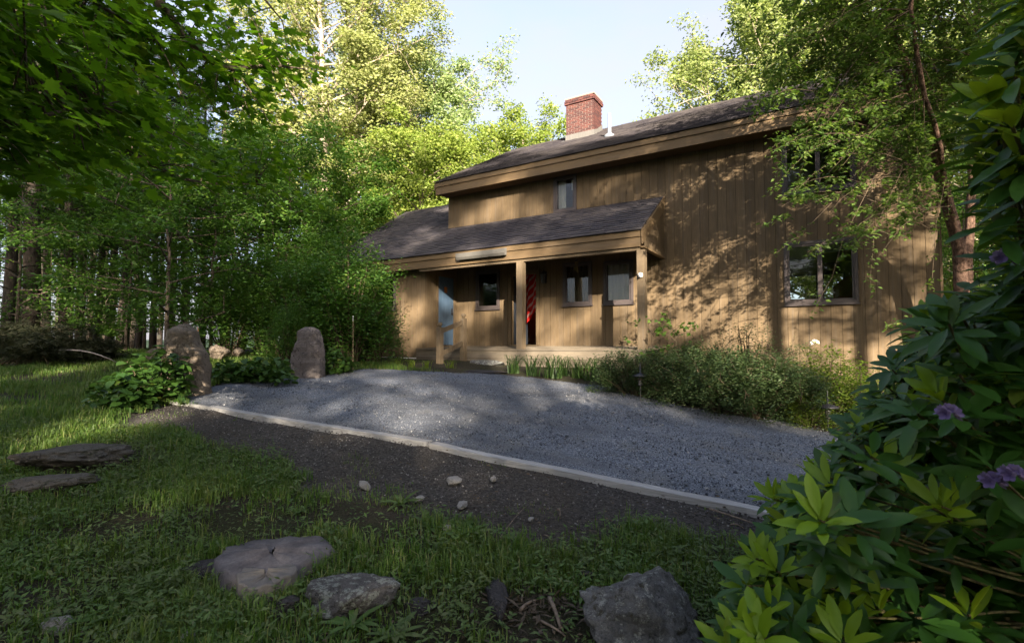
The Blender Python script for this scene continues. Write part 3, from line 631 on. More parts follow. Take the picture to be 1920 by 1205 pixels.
for sx in (-1, 1):
    mb = MB(); mb.box((sx * .45 - .06, -.5, .1), (sx * .45 + .06, .249, .68)); mb.ob('armrest', RUST, ch_)
    for y in (-.44, .38): mb = MB(); mb.tube([(sx * .42, y, 0), (sx * .42, y, .1 if y < 0 else .4)], .025, 6); mb.ob('leg', BLACKM, ch_)

# ------------------------------------------------------------------ foliage helpers
def tmpl_rhomb(wd=.5, fold=.08):
    return np.array([(0, 0, 0), (wd / 2, .45, fold), (0, 1, -.02), (-wd / 2, .45, fold)], float), np.array([(0, 1, 2), (0, 2, 3)])
def tmpl_oval(wd=.34, fold=.05, droop=.12):
    rows = [(.0, .02), (.28, .8), (.58, 1.0), (.84, .62)]
    V = []; F = []
    for y, k in rows: V += [(-wd / 2 * k, y, fold * k - droop * y * y), (0, y, -droop * y * y), (wd / 2 * k, y, fold * k - droop * y * y)]
    V.append((0, 1, -droop))
    for i in range(3):
        a = i * 3
        for j in (0, 1): F += [(a + j, a + j + 1, a + j + 4), (a + j, a + j + 4, a + j + 3)]
    F += [(9, 10, 12), (10, 11, 12)]
    return np.array(V, float), np.array(F)
def tmpl_maple():
    half = [(.06, .0), (.26, -.06), (.30, .08), (.52, .10), (.40, .24), (.66, .50), (.40, .46), (.30, .58), (.16, .55), (.19, .78), (.10, .80)]
    pts = [(0, 0)] + half + [(0, 1.0)] + [(-x, y) for x, y in half[::-1]]
    V = [(0, .32, 0)] + [(x, y, .10 * abs(x) - .10 * max(0, y - .3) ** 2) for x, y in pts]
    n = len(pts); return np.array(V, float), np.array([(0, 1 + i, 1 + (i + 1) % n) for i in range(n)])
def tmpl_heart():
    half = [(.22, -.10), (.40, .08), (.42, .36), (.28, .66)]
    pts = [(0, 0)] + half + [(0, 1.0)] + [(-x, y) for x, y in half[::-1]]
    V = [(0, .35, -.03)] + [(x, y, .10 * abs(x) - .15 * max(0, y - .3) ** 2) for x, y in pts]
    n = len(pts); return np.array(V, float), np.array([(0, 1 + i, 1 + (i + 1) % n) for i in range(n)])
def tmpl_needle(): return np.array([(0, 0, 0), (.06, .5, 0), (0, 1, 0), (-.06, .5, 0), (0, .1, -.02), (.35, .75, .03), (.28, .8, .05), (-.05, .15, .0), (-.38, .7, .03), (-.30, .78, .0)], float), np.array([(0, 1, 2), (0, 2, 3), (4, 5, 6), (7, 8, 9)])
RHOMB, OVALN, OVAL, MAPLE, HEART, NEED = tmpl_rhomb(), tmpl_rhomb(.36, .05), tmpl_oval(), tmpl_maple(), tmpl_heart(), tmpl_needle()
RHO = tmpl_oval(.31, .045, .12)
def nrm(a): return a / (np.linalg.norm(a, axis=-1, keepdims=True) + 1e-9)
def basis(D, N):
    D = nrm(D); X = nrm(np.cross(D, N)); Z = np.cross(X, D); return np.stack([X, D, Z], -1)   # columns
def scatter(T, P, D, N, S):
    V, F = T; B = basis(D, N); S = np.broadcast_to(np.asarray(S, float), (len(P),))
    VV = np.einsum('nij,kj->nki', B, V) * S[:, None, None] + P[:, None, :]
    FF = F[None] + (np.arange(len(P)) * len(V))[:, None, None]
    return VV.reshape(-1, 3), FF.reshape(-1, 3)
def leafdirs(rs, n, up=.8, droop=.3):
    a = rs.uniform(0, 2 * math.pi, n); D = np.stack([np.cos(a), np.sin(a), rs.normal(-droop, .35, n)], -1)
    N = np.stack([rs.normal(0, .55, n), rs.normal(0, .55, n), np.full(n, up)], -1); return D, N
def bez(p0, p1, p2, n):
    t = np.linspace(0, 1, n)[:, None]; return (1 - t) ** 2 * p0 + 2 * t * (1 - t) * p1 + t * t * p2
def fast_tubes(paths, k=5):
    mb = MB()
    for p, r in paths: mb.tube(p, r, k, False)
    return mb
def tree_meshes(name, seed, h, r0, cb, cr, nprim, nleaf, ls, lm, bark, tm=RHOMB, up=.55, sig=.34, lean=(0, 0), nsec=5, prof='oval', wig=.12, sides=10, nup=.8):
    """trunk with limbs, and a crown of separate leaf blades, both standing at the origin"""
    rs = np.random.RandomState(seed); n = 12; zz = np.linspace(0, 1, n)
    tr = np.stack([lean[0] * zz ** 1.3 + np.cumsum(rs.normal(0, wig, n)) * zz, lean[1] * zz ** 1.3 + np.cumsum(rs.normal(0, wig, n)) * zz, -.3 + zz * (h * .96 + .3)], -1)
    rad = r0 * (1 - zz) ** .8 * .93 + r0 * .05; rad[0] *= 1.35
    mb = MB(); mb.tube(tr, rad, sides); cl = []; wt = []
    at = lambda t: np.array([np.interp(t, zz, tr[:, i]) for i in range(3)])
    for i in range(nprim):
        u = (i + rs.uniform(0, 1)) / nprim; t = cb + (1 - cb) * u * .97; p = at(t)
        pf = {'oval': math.sin(math.pi * (.16 + .78 * u)) ** .7, 'cone': 1.05 - u, 'vase': .35 + .65 * math.sin(math.pi * (.1 + .62 * u))}[prof]
        R = cr * pf * rs.uniform(.7, 1.1) + .2; a = i * 2.399 + rs.uniform(-.5, .5)
        out = np.array([math.cos(a), math.sin(a), 0]); e = p + out * R + np.array([0, 0, R * up * rs.uniform(.5, 1.3)])
        m = (p + e) / 2 + np.array([0, 0, R * .12 * rs.uniform(-1, 1.4)]) + rs.normal(0, R * .06, 3)
        pth = bez(p, m, e, 7); rb = max(r0 * .42 * (1 - t) ** .6 + .008, .012); mb.tube(pth, np.linspace(rb, rb * .22, 7), 5, False)
        for q in range(nsec):
            s = rs.uniform(.3, 1); b = np.array([np.interp(s, np.linspace(0, 1, 7), pth[:, j]) for j in range(3)])
            dv = nrm(out * .8 + rs.normal(0, .75, 3) + np.array([0, 0, .25 * up])); L = R * rs.uniform(.22, .48) + .15
            e2 = b + dv * L; p2 = bez(b, b + dv * L * .5 + np.array([0, 0, L * .12]), e2, 4); mb.tube(p2, np.linspace(rb * .4, rb * .1, 4), 3, False)
            for w_ in (.4, .75, 1.0): cl.append(b + dv * L * w_ + rs.normal(0, .08, 3)); wt.append(rs.gamma(1.6) * (.5 + w_))
        cl.append(e); wt.append(1.5)
    cl = np.array(cl); wt = np.array(wt); ci = rs.choice(len(cl), nleaf, p=wt / wt.sum())
    off = rs.normal(0, 1, (nleaf, 3)); off *= (rs.uniform(.25, 1, nleaf) / (np.linalg.norm(off, axis=1) + 1e-6) * sig * 1.7)[:, None]; off[:, 2] *= .7
    P = cl[ci] + off; D, N = leafdirs(rs, nleaf, nup)
    V, F = scatter(tm, P, D, N, ls * rs.uniform(.65, 1.25, nleaf))
    return mb.me(name + '_trunk', bark, True), mesh(name + '_crown', V, F, lm)
def plant_tree(meshes, loc, label, cat='tree', group=None, rz=0., s=1., name='tree', tilt=0.):
    r = root(name, loc, label, cat, group, (tilt, 0, rz), (s, s, s))
    ob('trunk', meshes[0], r); ob('crown', meshes[1], r); return r
def pine_meshes(name, seed, h, r0, cb, cr, nwh, nleaf, ls=.2, dead=10):
    rs = np.random.RandomState(seed); n = 10; zz = np.linspace(0, 1, n)
    tr = np.stack([np.cumsum(rs.normal(0, .05, n)), np.cumsum(rs.normal(0, .05, n)), -.3 + zz * h], -1)
    mb = MB(); mb.tube(tr, r0 * (1 - .85 * zz), 9); at = lambda t: np.array([np.interp(t, zz, tr[:, i]) for i in range(3)]); cl = []
    for i in range(nwh):
        t = cb + (1 - cb) * (i / nwh)
        for q in range(rs.randint(3, 5)):
            a = rs.uniform(0, 6.28); R = cr * (1.05 - (i / nwh) ** 1.3) * rs.uniform(.7, 1.15); p = at(t)
            e = p + np.array([math.cos(a) * R, math.sin(a) * R, R * rs.uniform(-.12, .22)]); pth = bez(p, (p + e) / 2 + np.array([0, 0, .1 * R]), e, 5)
            mb.tube(pth, np.linspace(.035, .008, 5), 3, False)
            for s in np.linspace(.3, 1, 7):
                c = np.array([np.interp(s, np.linspace(0, 1, 5), pth[:, j]) for j in range(3)])
                for _ in range(2): cl.append(c + np.array([rs.normal(0, .28 * R * s * .6), rs.normal(0, .28 * R * s * .6), rs.normal(0, .06)]))
    for i in range(dead):
        t = rs.uniform(.08, cb); a = rs.uniform(0, 6.28); R = rs.uniform(.5, 1.8); p = at(t); e = p + np.array([math.cos(a) * R, math.sin(a) * R, rs.uniform(-.35, .15) * R])
        mb.tube(bez(p, (p + e) / 2 + rs.normal(0, .08, 3), e, 4), np.linspace(.02, .005, 4), 3, False)
    cl = np.array(cl); P = cl[rs.randint(0, len(cl), nleaf)] + rs.normal(0, 1, (nleaf, 3)) * np.array([.16, .16, .07])
    D, N = leafdirs(rs, nleaf, 1., 0.); V, F = scatter(NEED, P, D, N, ls * rs.uniform(.7, 1.3, nleaf))
    return mb.me(name + '_trunk', PBARK, True), mesh(name + '_crown', V, F, L_PINE)
def shrub_meshes(name, seed, rx, ry, h, nleaf, ls, lm, tm=RHOMB, nst=14, lump=.28, sig=.13, bark=None, flat=.0):
    rs = np.random.RandomState(seed); mb = MB(); cl = []
    for i in range(nst):
        a = rs.uniform(0, 6.28); r = math.sqrt(rs.uniform(0, 1)); e = np.array([math.cos(a) * r * rx, math.sin(a) * r * ry, h * (1 - .55 * r * r) * rs.uniform(.75, 1.05)])
        p0 = np.array([e[0] * .15, e[1] * .15, -.1]); pth = bez(p0, np.array([e[0] * .55, e[1] * .55, e[2] * .6]), e, 6); mb.tube(pth, np.linspace(.02 + .006 * h, .004, 6), 4, False)
        for q in range(6):
            s = rs.uniform(.35, 1); b = np.array([np.interp(s, np.linspace(0, 1, 6), pth[:, j]) for j in range(3)])
            dv = nrm(rs.normal(0, 1, 3) + np.array([0, 0, .4])); L = lump * rs.uniform(.5, 1.6); mb.tube([b, b + dv * L * .5, b + dv * L], [.006, .004, .002], 3, False)
            cl += [b + dv * L, b + dv * L * .5]
    for i in range(int(nst * 5)):      # outer shell clumps
        a = rs.uniform(0, 6.28); ph = math.acos(rs.uniform(0, 1)); q = rs.uniform(.8, 1.02) * (1 + .12 * math.sin(3 * a + seed) * math.sin(5 * ph))
        cl.append(np.array([math.cos(a) * math.sin(ph) * rx * q, math.sin(a) * math.sin(ph) * ry * q, max(.06, h * math.cos(ph) * q)]))
    cl = np.array(cl); wt = rs.gamma(1.5, size=len(cl)); P = cl[rs.choice(len(cl), nleaf, p=wt / wt.sum())] + rs.normal(0, sig, (nleaf, 3)); P[:, 2] = np.maximum(P[:, 2], .02)
    D, N = leafdirs(rs, nleaf, .8, .0 - .3 * flat); V, F = scatter(tm, P, D, N, ls * rs.uniform(.65, 1.3, nleaf))
    return mb.me(name + '_stems', bark or TWIG, True), mesh(name + '_foliage', V, F, lm)
def plant_shrub(meshes, loc, label, cat='shrub', name='shrub', rz=0., s=1., group=None):
    r = root(name, loc, label, cat, group, (0, 0, rz), (s, s, s)); ob('stems', meshes[0], r); ob('foliage', meshes[1], r); return r

# ------------------------------------------------------------------ trees behind the house
mA = tree_meshes('tall_ash', 11, 21.5, .26, .24, 4.0, 42, 44000, .18, L_SUN, LBARK, nup=.15, up=.9, sig=.42, prof='vase', lean=(-.6, 0))
mB = tree_meshes('tall_oak', 12, 19.5, .30, .26, 5.2, 46, 56000, .19, L_OAK, LBARK, nup=.15, up=.7, sig=.46)
mC = tree_meshes('yellow_maple', 13, 12.5, .16, .12, 3.2, 34, 32000, .17, L_MAP2, BARK, nup=.2, up=.75, sig=.36)
mD = tree_meshes('round_maple', 14, 13.5, .2, .22, 3.8, 34, 32000, .17, L_MAP2, LBARK, nup=.2, up=.6, sig=.38)
mE = tree_meshes('back_birch', 15, 16.5, .2, .16, 4.8, 48, 56000, .16, L_BACK, LBARK, nup=.15, up=.6, sig=.42)
mU = [tree_meshes('understory%d' % i, 30 + i, 6.8, .06, .16, 2.1, 26, 11000, .125, L_UNDER, BARK, up=.25, sig=.24, wig=.06, sides=7) for i in range(2)]
mP = [pine_meshes('pine%d' % i, 50 + i, 17 + i, .17 + .03 * i, .34, 2.9, 20, 5500, .26, 26) for i in range(3)]
def P2(px, d): r = ray(px, HZ); P = r * d / (r @ AX); return G(P[0], P[1])
plant_tree(mA, P2(612, 24), 'tall pale-trunked ash with yellow green crown behind the left wing', name='ash_tree', rz=.4)
plant_tree(mA, P2(655, 27), 'tall ash with forked pale trunk next to the broad oak', name='ash_tree', rz=2.9, s=.93)
plant_tree(mB, P2(768, 31), 'broad tall oak rising above the left end of the roof', name='oak_tree', rz=1.0, s=.98)
plant_tree(mB, P2(720, 34), 'tall oak half hidden behind the pale ash trees', name='oak_tree', rz=3.3, s=1.0)
plant_tree(mC, P2(770, 23.5), 'yellow green maple over the left wing roof', name='maple_tree', rz=.2, s=.88)
plant_tree(mC, P2(700, 25), 'bushy yellow green maple right of the forked ash trunk', name='maple_tree', rz=2.2, s=.82)
plant_tree(mC, P2(850, 28), 'bright maple peering over the upper roof corner', name='maple_tree', rz=4.2, s=.85)
plant_tree(mD, P2(985, 29), 'round sunlit maple just left of the chimney', name='maple_tree', rz=.9, s=1.02)
plant_tree(mD, P2(900, 33), 'maple between the tall oak and the chimney', name='maple_tree', rz=2.0, s=.82)
plant_tree(mE, P2(1425, 29), 'sunlit birch with leafy crown above the right roof ridge', name='birch_tree', rz=1.7, s=1.22)
plant_tree(mE, P2(1520, 27), 'tall birch behind the roof, right of the sunlit one', name='birch_tree', rz=2.1, s=1.25)
plant_tree(mE, P2(1660, 25), 'birch with dense crown behind the roof corner', name='birch_tree', rz=4.0, s=1.05)
plant_tree(mD, P2(1290, 31), 'small green treetop at the left edge of the right hand birches', name='maple_tree', rz=5.0, s=.62)
plant_tree(mE, P2(1790, 24), 'birch seen past the right house corner', name='birch_tree', rz=1.4, s=.95)
plant_tree(mE, P2(1900, 22), 'birch at the far right edge behind the rhododendron', name='birch_tree', rz=5.1, s=.95)
plant_tree(mU[0], P2(1815, 17), 'slim leafy sapling beside the right house corner', name='sapling', rz=1.)
plant_tree(mU[1], P2(1880, 19), 'leafy sapling far right beyond the birch trunk', name='sapling', rz=2.)
# ------------------------------------------------------------------ woods on the left
rs = np.random.RandomState(77)
spots = [(8, 14, .9, 0), (55, 16, 1.25, 1), (-60, 15, 1.1, 2), (90, 20, .9, 0), (118, 17, .8, 1), (150, 22, .9, 2), (178, 18, .75, 0), (205, 24, 1.0, 1), (232, 20, .8, 2), (262, 26, .9, 0), (285, 22, .75, 1), (318, 28, 1.0, 2), (345, 24, .8, 0), (380, 27, .9, 1), (420, 25, .9, 2), (455, 30, 1., 0), (500, 28, .9, 1), (30, 24, .9, 2), (128, 28, .9, 0), (-20, 21, .9, 1), (245, 32, 1., 1), (165, 30, .9, 2), (70, 31, 1., 0), (540, 33, 1., 0), (300, 36, 1., 1), (410, 38, 1., 2), (-110, 22, 1., 0), (222, 16.5, .6, 1), (190, 35, 1.0, 0), (108, 36, 1.0, 1), (270, 40, 1.0, 2), (145, 42, 1.0, 0), (20, 40, 1.0, 1), (350, 42, 1.0, 0)]
spots = [q for q in spots if q[1] < 37]
ordn = ['first', 'second', 'third', 'fourth', 'fifth', 'sixth', 'seventh', 'eighth', 'ninth', 'tenth', 'eleventh', 'twelfth']
near = sorted([q for q in spots if q[0] > 0 and q[1] < 23])
for i, q in enumerate(spots):
    px, d, s_, k_ = q; nr = q in near
    plant_tree(mP[k_], P2(px, d), ('dark pine of the front row behind the left lawn, %s from the photo edge' % ordn[min(11, near.index(q))]) if nr else 'dark slender pine deep in the shaded woods behind the front row', 'pine tree', 'pines in the left woods', rs.uniform(0, 6.28), s_, 'pine_tree', rs.uniform(-.02, .02))
und = [(312, 12.5, .95, 'slender maple sapling standing just behind the left standing stone'), (235, 14.5, .8, 'low leafy sapling over the dark trunks left of the standing stone'), (395, 14.5, .95, 'leafy sapling behind the reddish boulders'),
       (455, 16.5, 1.05, 'leafy sapling between the two standing stones, far back'), (540, 17.5, 1.15, 'tall leafy sapling behind the left shrubs'), (120, 17, .85, 'hazel green sapling among the pines on the left'), (30, 13.5, .8, 'leafy sapling at the far left edge of the lawn'),
       (600, 20, 1.3, 'dark green understory tree below the ash'), (350, 20, 1.3, 'taller understory tree deep in the left woods'), (480, 22, 1.35, 'understory tree lit at its top behind the left shrubs'), (270, 24, 1.35, 'understory tree in the middle of the dark woods'), (170, 21, 1.15, 'understory tree left of the dark woods centre'), (660, 21, 1.1, 'understory tree beside the left wing roof')]
for i, (px, d, s_, lb) in enumerate(und): plant_tree(mU[i % 2], P2(px, d), lb, 'sapling', 'understory saplings', rs.uniform(0, 6.28), s_, 'sapling')
# brush pile of fallen pine limbs
def brush(name, c, rx, ry, h, n, seed, label):
    rs = np.random.RandomState(seed); r = root(name, c, label, 'brush pile'); mb = MB(); cl = []
    for i in range(26):
        a = rs.uniform(0, 6.28); e = np.array([math.cos(a) * rx * rs.uniform(.3, 1), math.sin(a) * ry * rs.uniform(.3, 1), h * rs.uniform(.1, .8)]); s0 = -e * np.array([.6, .6, 0]) + np.array([0, 0, .03])
        pth = bez(s0, (s0 + e) / 2 + np.array([0, 0, h * rs.uniform(.2, .8)]), e, 7); mb.tube(pth, np.linspace(.022, .005, 7), 4, False); cl += list(pth[2:])
    cl = np.array(cl); P = cl[rs.randint(0, len(cl), n)] + rs.normal(0, 1, (n, 3)) * np.array([.16, .16, .10]); P[:, 2] = np.abs(P[:, 2])
    D, N = leafdirs(rs, n, .8, .1); V, F = scatter(NEED, P, D, N, .17 * rs.uniform(.6, 1.3, n))
    mb.ob('limbs', TWIG, r, True); ob('needles', mesh('needles', V, F, L_DEAD), r)
brush('brush_pile', P2(60, 11.3), 1.6, 1.0, .95, 7000, 3, 'dark heap of cut pine brush at the left lawn edge')
brush('brush_pile', P2(170, 12.2), 1.3, .7, .45, 4500, 4, 'low spread of pine brush right of the big brush heap')
mb = MB(); A_, B_, C_ = gp(66, 678) + np.array([0, 0, .1]), gp(140, 690) + np.array([0, 0, .38]), gp(222, 690) + np.array([0, 0, .1])
mb.tube(bez(A_, B_ * 2 - (A_ + C_) / 2, C_, 10), np.linspace(.022, .008, 10), 6); mb.tube(bez(A_, A_ * .5 + C_ * .5 + np.array([0, 0, -.02]), C_ * .8 + A_ * .2 + np.array([0, 0, -.1]), 6), np.linspace(.012, .004, 6), 5)
mb.ob('fallen_branch', barkmat('bare_branch', (.14, .12, .12), (.30, .27, .26)), smooth=True, label='pale bare branch arching over the grass by the brush', cat='branch')

# ------------------------------------------------------------------ shrubs at the left of the house
sB = [shrub_meshes('big_shrub%d' % i, 70 + i, 1.25, 1.1, 3.2, 15000, .085, [L_SHRUB, L_UNDER][i], nst=26, lump=.42, sig=.16) for i in range(2)]
for px, d, s_, k_, lb in [(655, 12.6, 1.0, 0, 'big leafy shrub against the left wing of the house'), (575, 13.2, .92, 1, 'tall shrub left of the one touching the house'), (700, 12.9, .62, 0, 'lower shrub directly under the left wing window'),
                          (500, 14.2, .95, 1, 'shrub mass in the middle behind the standing stones'), (430, 13.5, .75, 0, 'shrub behind the reddish boulders'), (620, 15., 1.2, 1, 'shrub at the back reaching the wing roof edge'), (545, 11.9, .5, 0, 'small shrub behind the right standing stone')]:
    plant_shrub(sB[k_], P2(px, d), lb, rz=px * .1, s=s_)
# ------------------------------------------------------------------ bed in front of the house
sAZ = [shrub_meshes('azalea%d' % i, 80 + i, .85, .7, .82, 17000, .044, L_AZ, OVALN, nst=26, lump=.14, sig=.055) for i in range(2)]
sLO = shrub_meshes('loose_azalea', 85, .6, .5, 1.25, 2600, .045, L_AZ, OVALN, nst=16, lump=.2, sig=.07)
sLI = shrub_meshes('lime_shrub', 86, .6, .5, .75, 4200, .06, L_LIME, OVALN, nst=16, lump=.2, sig=.09)
for i, (px, py, s_, lb) in enumerate([(1190, 738, .92, 'rounded low azalea at the right end of the porch'), (1275, 752, .95, 'azalea mound next to the rounded one by the porch'), (1345, 768, 1.12, 'largest azalea mound in the middle of the bed'), (1425, 780, 1.05, 'azalea mound right of the largest one'), (1490, 787, .85, 'azalea mound by the lower path light'), (1310, 720, 1.0, 'azalea at the rear of the bed close to the wall')]):
    plant_shrub(sAZ[i % 2], gp(px, py), lb, rz=i * 1.3, s=s_ * 1.04, name='azalea_bush')
plant_shrub(sLO, gp(1405, 742), 'tall loose azalea standing above the mounds, sun on its top', rz=.4, s=1.12, name='azalea_bush')
plant_shrub(sLO, gp(1500, 748), 'open twiggy shrub against the wall under the right window', rz=2.4, s=.85)
plant_shrub(sLI, gp(1560, 775), 'yellow green shrub left of the big rhododendron', rz=1., s=1.05)
plant_shrub(sLI, gp(1610, 800), 'bright lime shrub half hidden by the rhododendron leaves', rz=3., s=.9)
plant_shrub(sLI, gp(1520, 800), 'low lime ground plant by the drive edge', rz=2., s=.5)
mS = tree_meshes('little_maple', 90, 1.25, .012, .25, .38, 9, 260, .085, L_UNDER, TWIG, tm=MAPLE, up=.4, sig=.07, nsec=2, wig=.02, sides=5)
plant_tree(mS, gp(1225, 705), 'small maple seedling in front of the right porch post', 'seedling', name='seedling', s=1.0)
plant_tree(mS, gp(1272, 712), 'thin maple seedling right of the porch post', 'seedling', name='seedling', rz=2, s=.92)
# daylily clumps
rs = np.random.RandomState(9)
def bladeclump(n, L, wd, rs):
    V = []; F = []
    for i in range(n):
        a = rs.uniform(0, 6.28); l = L * rs.uniform(.6, 1.1); o = np.array([math.cos(a), math.sin(a), 0]); sd = np.array([-o[1], o[0], 0]) * wd; b = rs.normal(0, .05, 3) * [1, 1, 0]; k = len(V); sp = rs.uniform(.35, .8)
        for s in (0, .35, .65, .88, 1): c = b + o * l * sp * s ** 1.6 + np.array([0, 0, l * (s - .62 * s ** 3)]); q = (1 - s * .9); V += [c - sd * q, c + sd * q]
        F += [(k + 2 * j, k + 2 * j + 1, k + 2 * j + 3, k + 2 * j + 2) for j in range(4)]
    return V, F
V, F = bladeclump(46, .62, .009, rs); lilym = mesh('daylily', V, F, L_LILY)
for i, px in enumerate((962, 1000, 1035, 1058, 1085, 1112, 1140)):
    o = ob('daylily_clump', lilym, None, gp(px, 700 + 3 * (i % 3) + i * 1.5), (0, 0, i * 1.1), (1.35 + .12 * (i % 3),) * 3, label=['leftmost dark daylily clump along the porch front', 'second daylily clump from the stone step', 'third daylily clump along the porch front', 'tallest middle daylily clump below the porch', 'daylily clump right of the tallest one', 'daylily clump second from the azaleas', 'daylily clump touching the azaleas'][i], cat='daylily', group='daylilies along the porch')
V, F = bladeclump(30, .38, .007, rs); tuftm = mesh('tuft', V, F, L_LIME)
for i, (px, py) in enumerate(((745, 686), (772, 689), (800, 690), (845, 690))):
    ob('grass_tuft', tuftm, None, gp(px, py), (0, 0, i), (1, 1, 1), label=['grass tuft at the white sill under the shrub', 'second sunlit tuft along the white sill', 'tuft just left of the lower railing post', 'leafy tuft between the two railing posts'][i], cat='grass tuft', group='tufts along the wing wall')
# path lights
def pathlight(P, label, h=.42):
    r = root('path_light', P, label, 'path light', 'path lights in the bed')
    mb = MB(); mb.tube([(0, 0, -.1), (0, 0, h)], .009, 6); mb.ob('stake', BLACKM, r)
    mb = MB(); mb.lathe([(.012, h - .16), (.045, h - .15), (.045, h - .145), (.03, h - .14), (.03, h - .03), (.02, h)], (0, 0, 0), 12); mb.ob('lens', plain('smoky_lens', (.08, .075, .08), .3), r, True)
    mb = MB(); mb.lathe([(.13, h - .01), (.125, h + .006), (.07, h + .03), (.015, h + .045), (.008, h + .20), (.004, h + .21)], (0, 0, 0), 18); mb.ob('shade', BLACKM, r, True)
pathlight(gp(1201, 752), 'black path light in front of the rounded azalea')
pathlight(gp(1553, 806), 'black path light by the rhododendron at the bed end', .30)

# ------------------------------------------------------------------ stones
import bmesh
def rockmesh(name, seed, mat, size, rough=.25, sub=4, freq=1.4, flat=0., pts=None):
    bm = bmesh.new(); bmesh.ops.create_icosphere(bm, subdivisions=sub, radius=1.0); o = Vector((seed * 7.7, seed * 3.1, seed * 1.9)); rr = random.Random(seed)
    pl = [(Vector((rr.gauss(0, 1), rr.gauss(0, 1), rr.gauss(0, .8))).normalized(), rr.uniform(.62, .95)) for _ in range(16)]
    for v in bm.verts:
        p = v.co.copy()
        for nn_, dd_ in pl:
            e_ = p.dot(nn_) - dd_
            if e_ > 0: p -= nn_ * e_ * .93
        q = p * freq + o
        k = 1 + rough * (mnoise.noise(q) * .7 + .4 * mnoise.noise(q * 2.3) + .34 * mnoise.noise(q * 5.1) + .2 * mnoise.noise(q * 11.3) + .12 * mnoise.noise(q * 23))
        c = mnoise.voronoi(q * 1.1)[0]; k -= rough * .35 * (c[1] - c[0] - .3)
        p = p * k
        if flat: p.z = math.copysign(min(abs(p.z), 1 - flat + (abs(p.z) - (1 - flat)) * .12), p.z) if abs(p.z) > 1 - flat else p.z
        v.co = Vector((p.x * size[0], p.y * size[1], p.z * size[2]))
    me = bpy.data.meshes.new(name); bm.to_mesh(me); bm.free(); me.materials.append(mat)
    me.polygons.foreach_set('use_smooth', np.ones(len(me.polygons), bool)); return me
def slab(name, seed, outline, depth, mat, label, loc, yawv, cat='standing stone'):
    """standing stone: outline (across, up) in metres, given thickness, with rounded uneven faces"""
    n = 40; pts = np.array(outline); zz = np.linspace(pts[:, 1].min(), pts[:, 1].max(), 60); V = []; k = 48
    L = pts[pts[:, 2] < 0]; Rr = pts[pts[:, 2] > 0]; L = L[np.argsort(L[:, 1])]; Rr = Rr[np.argsort(Rr[:, 1])]
    rr = Vector((seed, seed * 2, 0))
    for z in zz:
        a, b = np.interp(z, L[:, 1], L[:, 0]), np.interp(z, Rr[:, 1], Rr[:, 0]); top = 1 - max(0, (z - zz[-1] + .16) / .16) ** 2 * .65
        for j in range(k):
            t = j * 2 * math.pi / k; cx, sx = math.cos(t), math.sin(t); ex = .36
            x = (a + b) / 2 + (b - a) / 2 * math.copysign(abs(cx) ** ex, cx); y = depth / 2 * math.copysign(abs(sx) ** ex, sx) * top
            q = Vector((x * 3.2, y * 3.2, z * 2.6)) + rr; vc = mnoise.voronoi(q * 1.2)[0]; nn = mnoise.noise(q) * .022 + mnoise.noise(q * 2.7) * .02 + mnoise.noise(q * 6) * .014 + mnoise.noise(q * 14) * .009 - (vc[1] - vc[0] - .3) * .022
            V.append((x + cx * nn, y + sx * nn * 1.3, z + nn * .4))
    F = [(i * k + j, i * k + (j + 1) % k, (i + 1) * k + (j + 1) % k, (i + 1) * k + j) for i in range(59) for j in range(k)] + [tuple(range(k))[::-1], tuple(range(59 * k, 60 * k))]
    return ob(name, mesh(name, V, F, mat, True), None, loc, (0, 0, yawv), label=label, cat=cat)
YC = math.atan2(RX[1], RX[0])      # across-the-view direction
P = gp(355, 741); s = (P @ AX) / FPX
out = [(-32, -.25 / s, -1), (-33, 20, -1), (-32, 60, -1), (-38, 95, -1), (-36, 122, -1), (-20, 134, -1), (34, -.25 / s, 1), (34, 0, 1), (30, 40, 1), (26, 75, 1), (12, 102, 1), (8, 120, 1), (-8, 134, 1)]
slab('standing_stone', 3, [(a * s, b * s, c) for a, b, c in out], .38, STONE_P, 'tall pinkish brown standing stone by the left end of the timber', P, YC + .15)
P = gp(577, 707); s = (P @ AX) / FPX
out = [(-30, -.25 / s, -1), (-31, 10, -1), (-27, 45, -1), (-20, 65, -1), (-15, 85, -1), (-4, 94, -1), (30, -.25 / s, 1), (29, 10, 1), (26, 50, 1), (22, 72, 1), (17, 88, 1), (8, 94, 1)]
slab('standing_stone', 8, [(a * s, b * s, c) for a, b, c in out], .34, STONE_G, 'shorter grey standing stone at the far end of the drive', P, YC - .1)
bl = rockmesh('boulder', 4, STONE_P, (.42, .34, .3), .35)
for px, d, s_, lb in ((412, 12.2, .6, 'reddish boulder right of the tall standing stone'), (288, 11.8, .5, 'grey boulder left of the tall standing stone'), (448, 12.6, .4, 'small pale boulder among the leaves between the stones')):
    P = P2(px, d); ob('boulder', bl, None, P + np.array([0, 0, .42 * s_ + .16]) * np.array([1, 1, .6]), (0, 0, px), (s_, s_, s_), label=lb, cat='boulder')
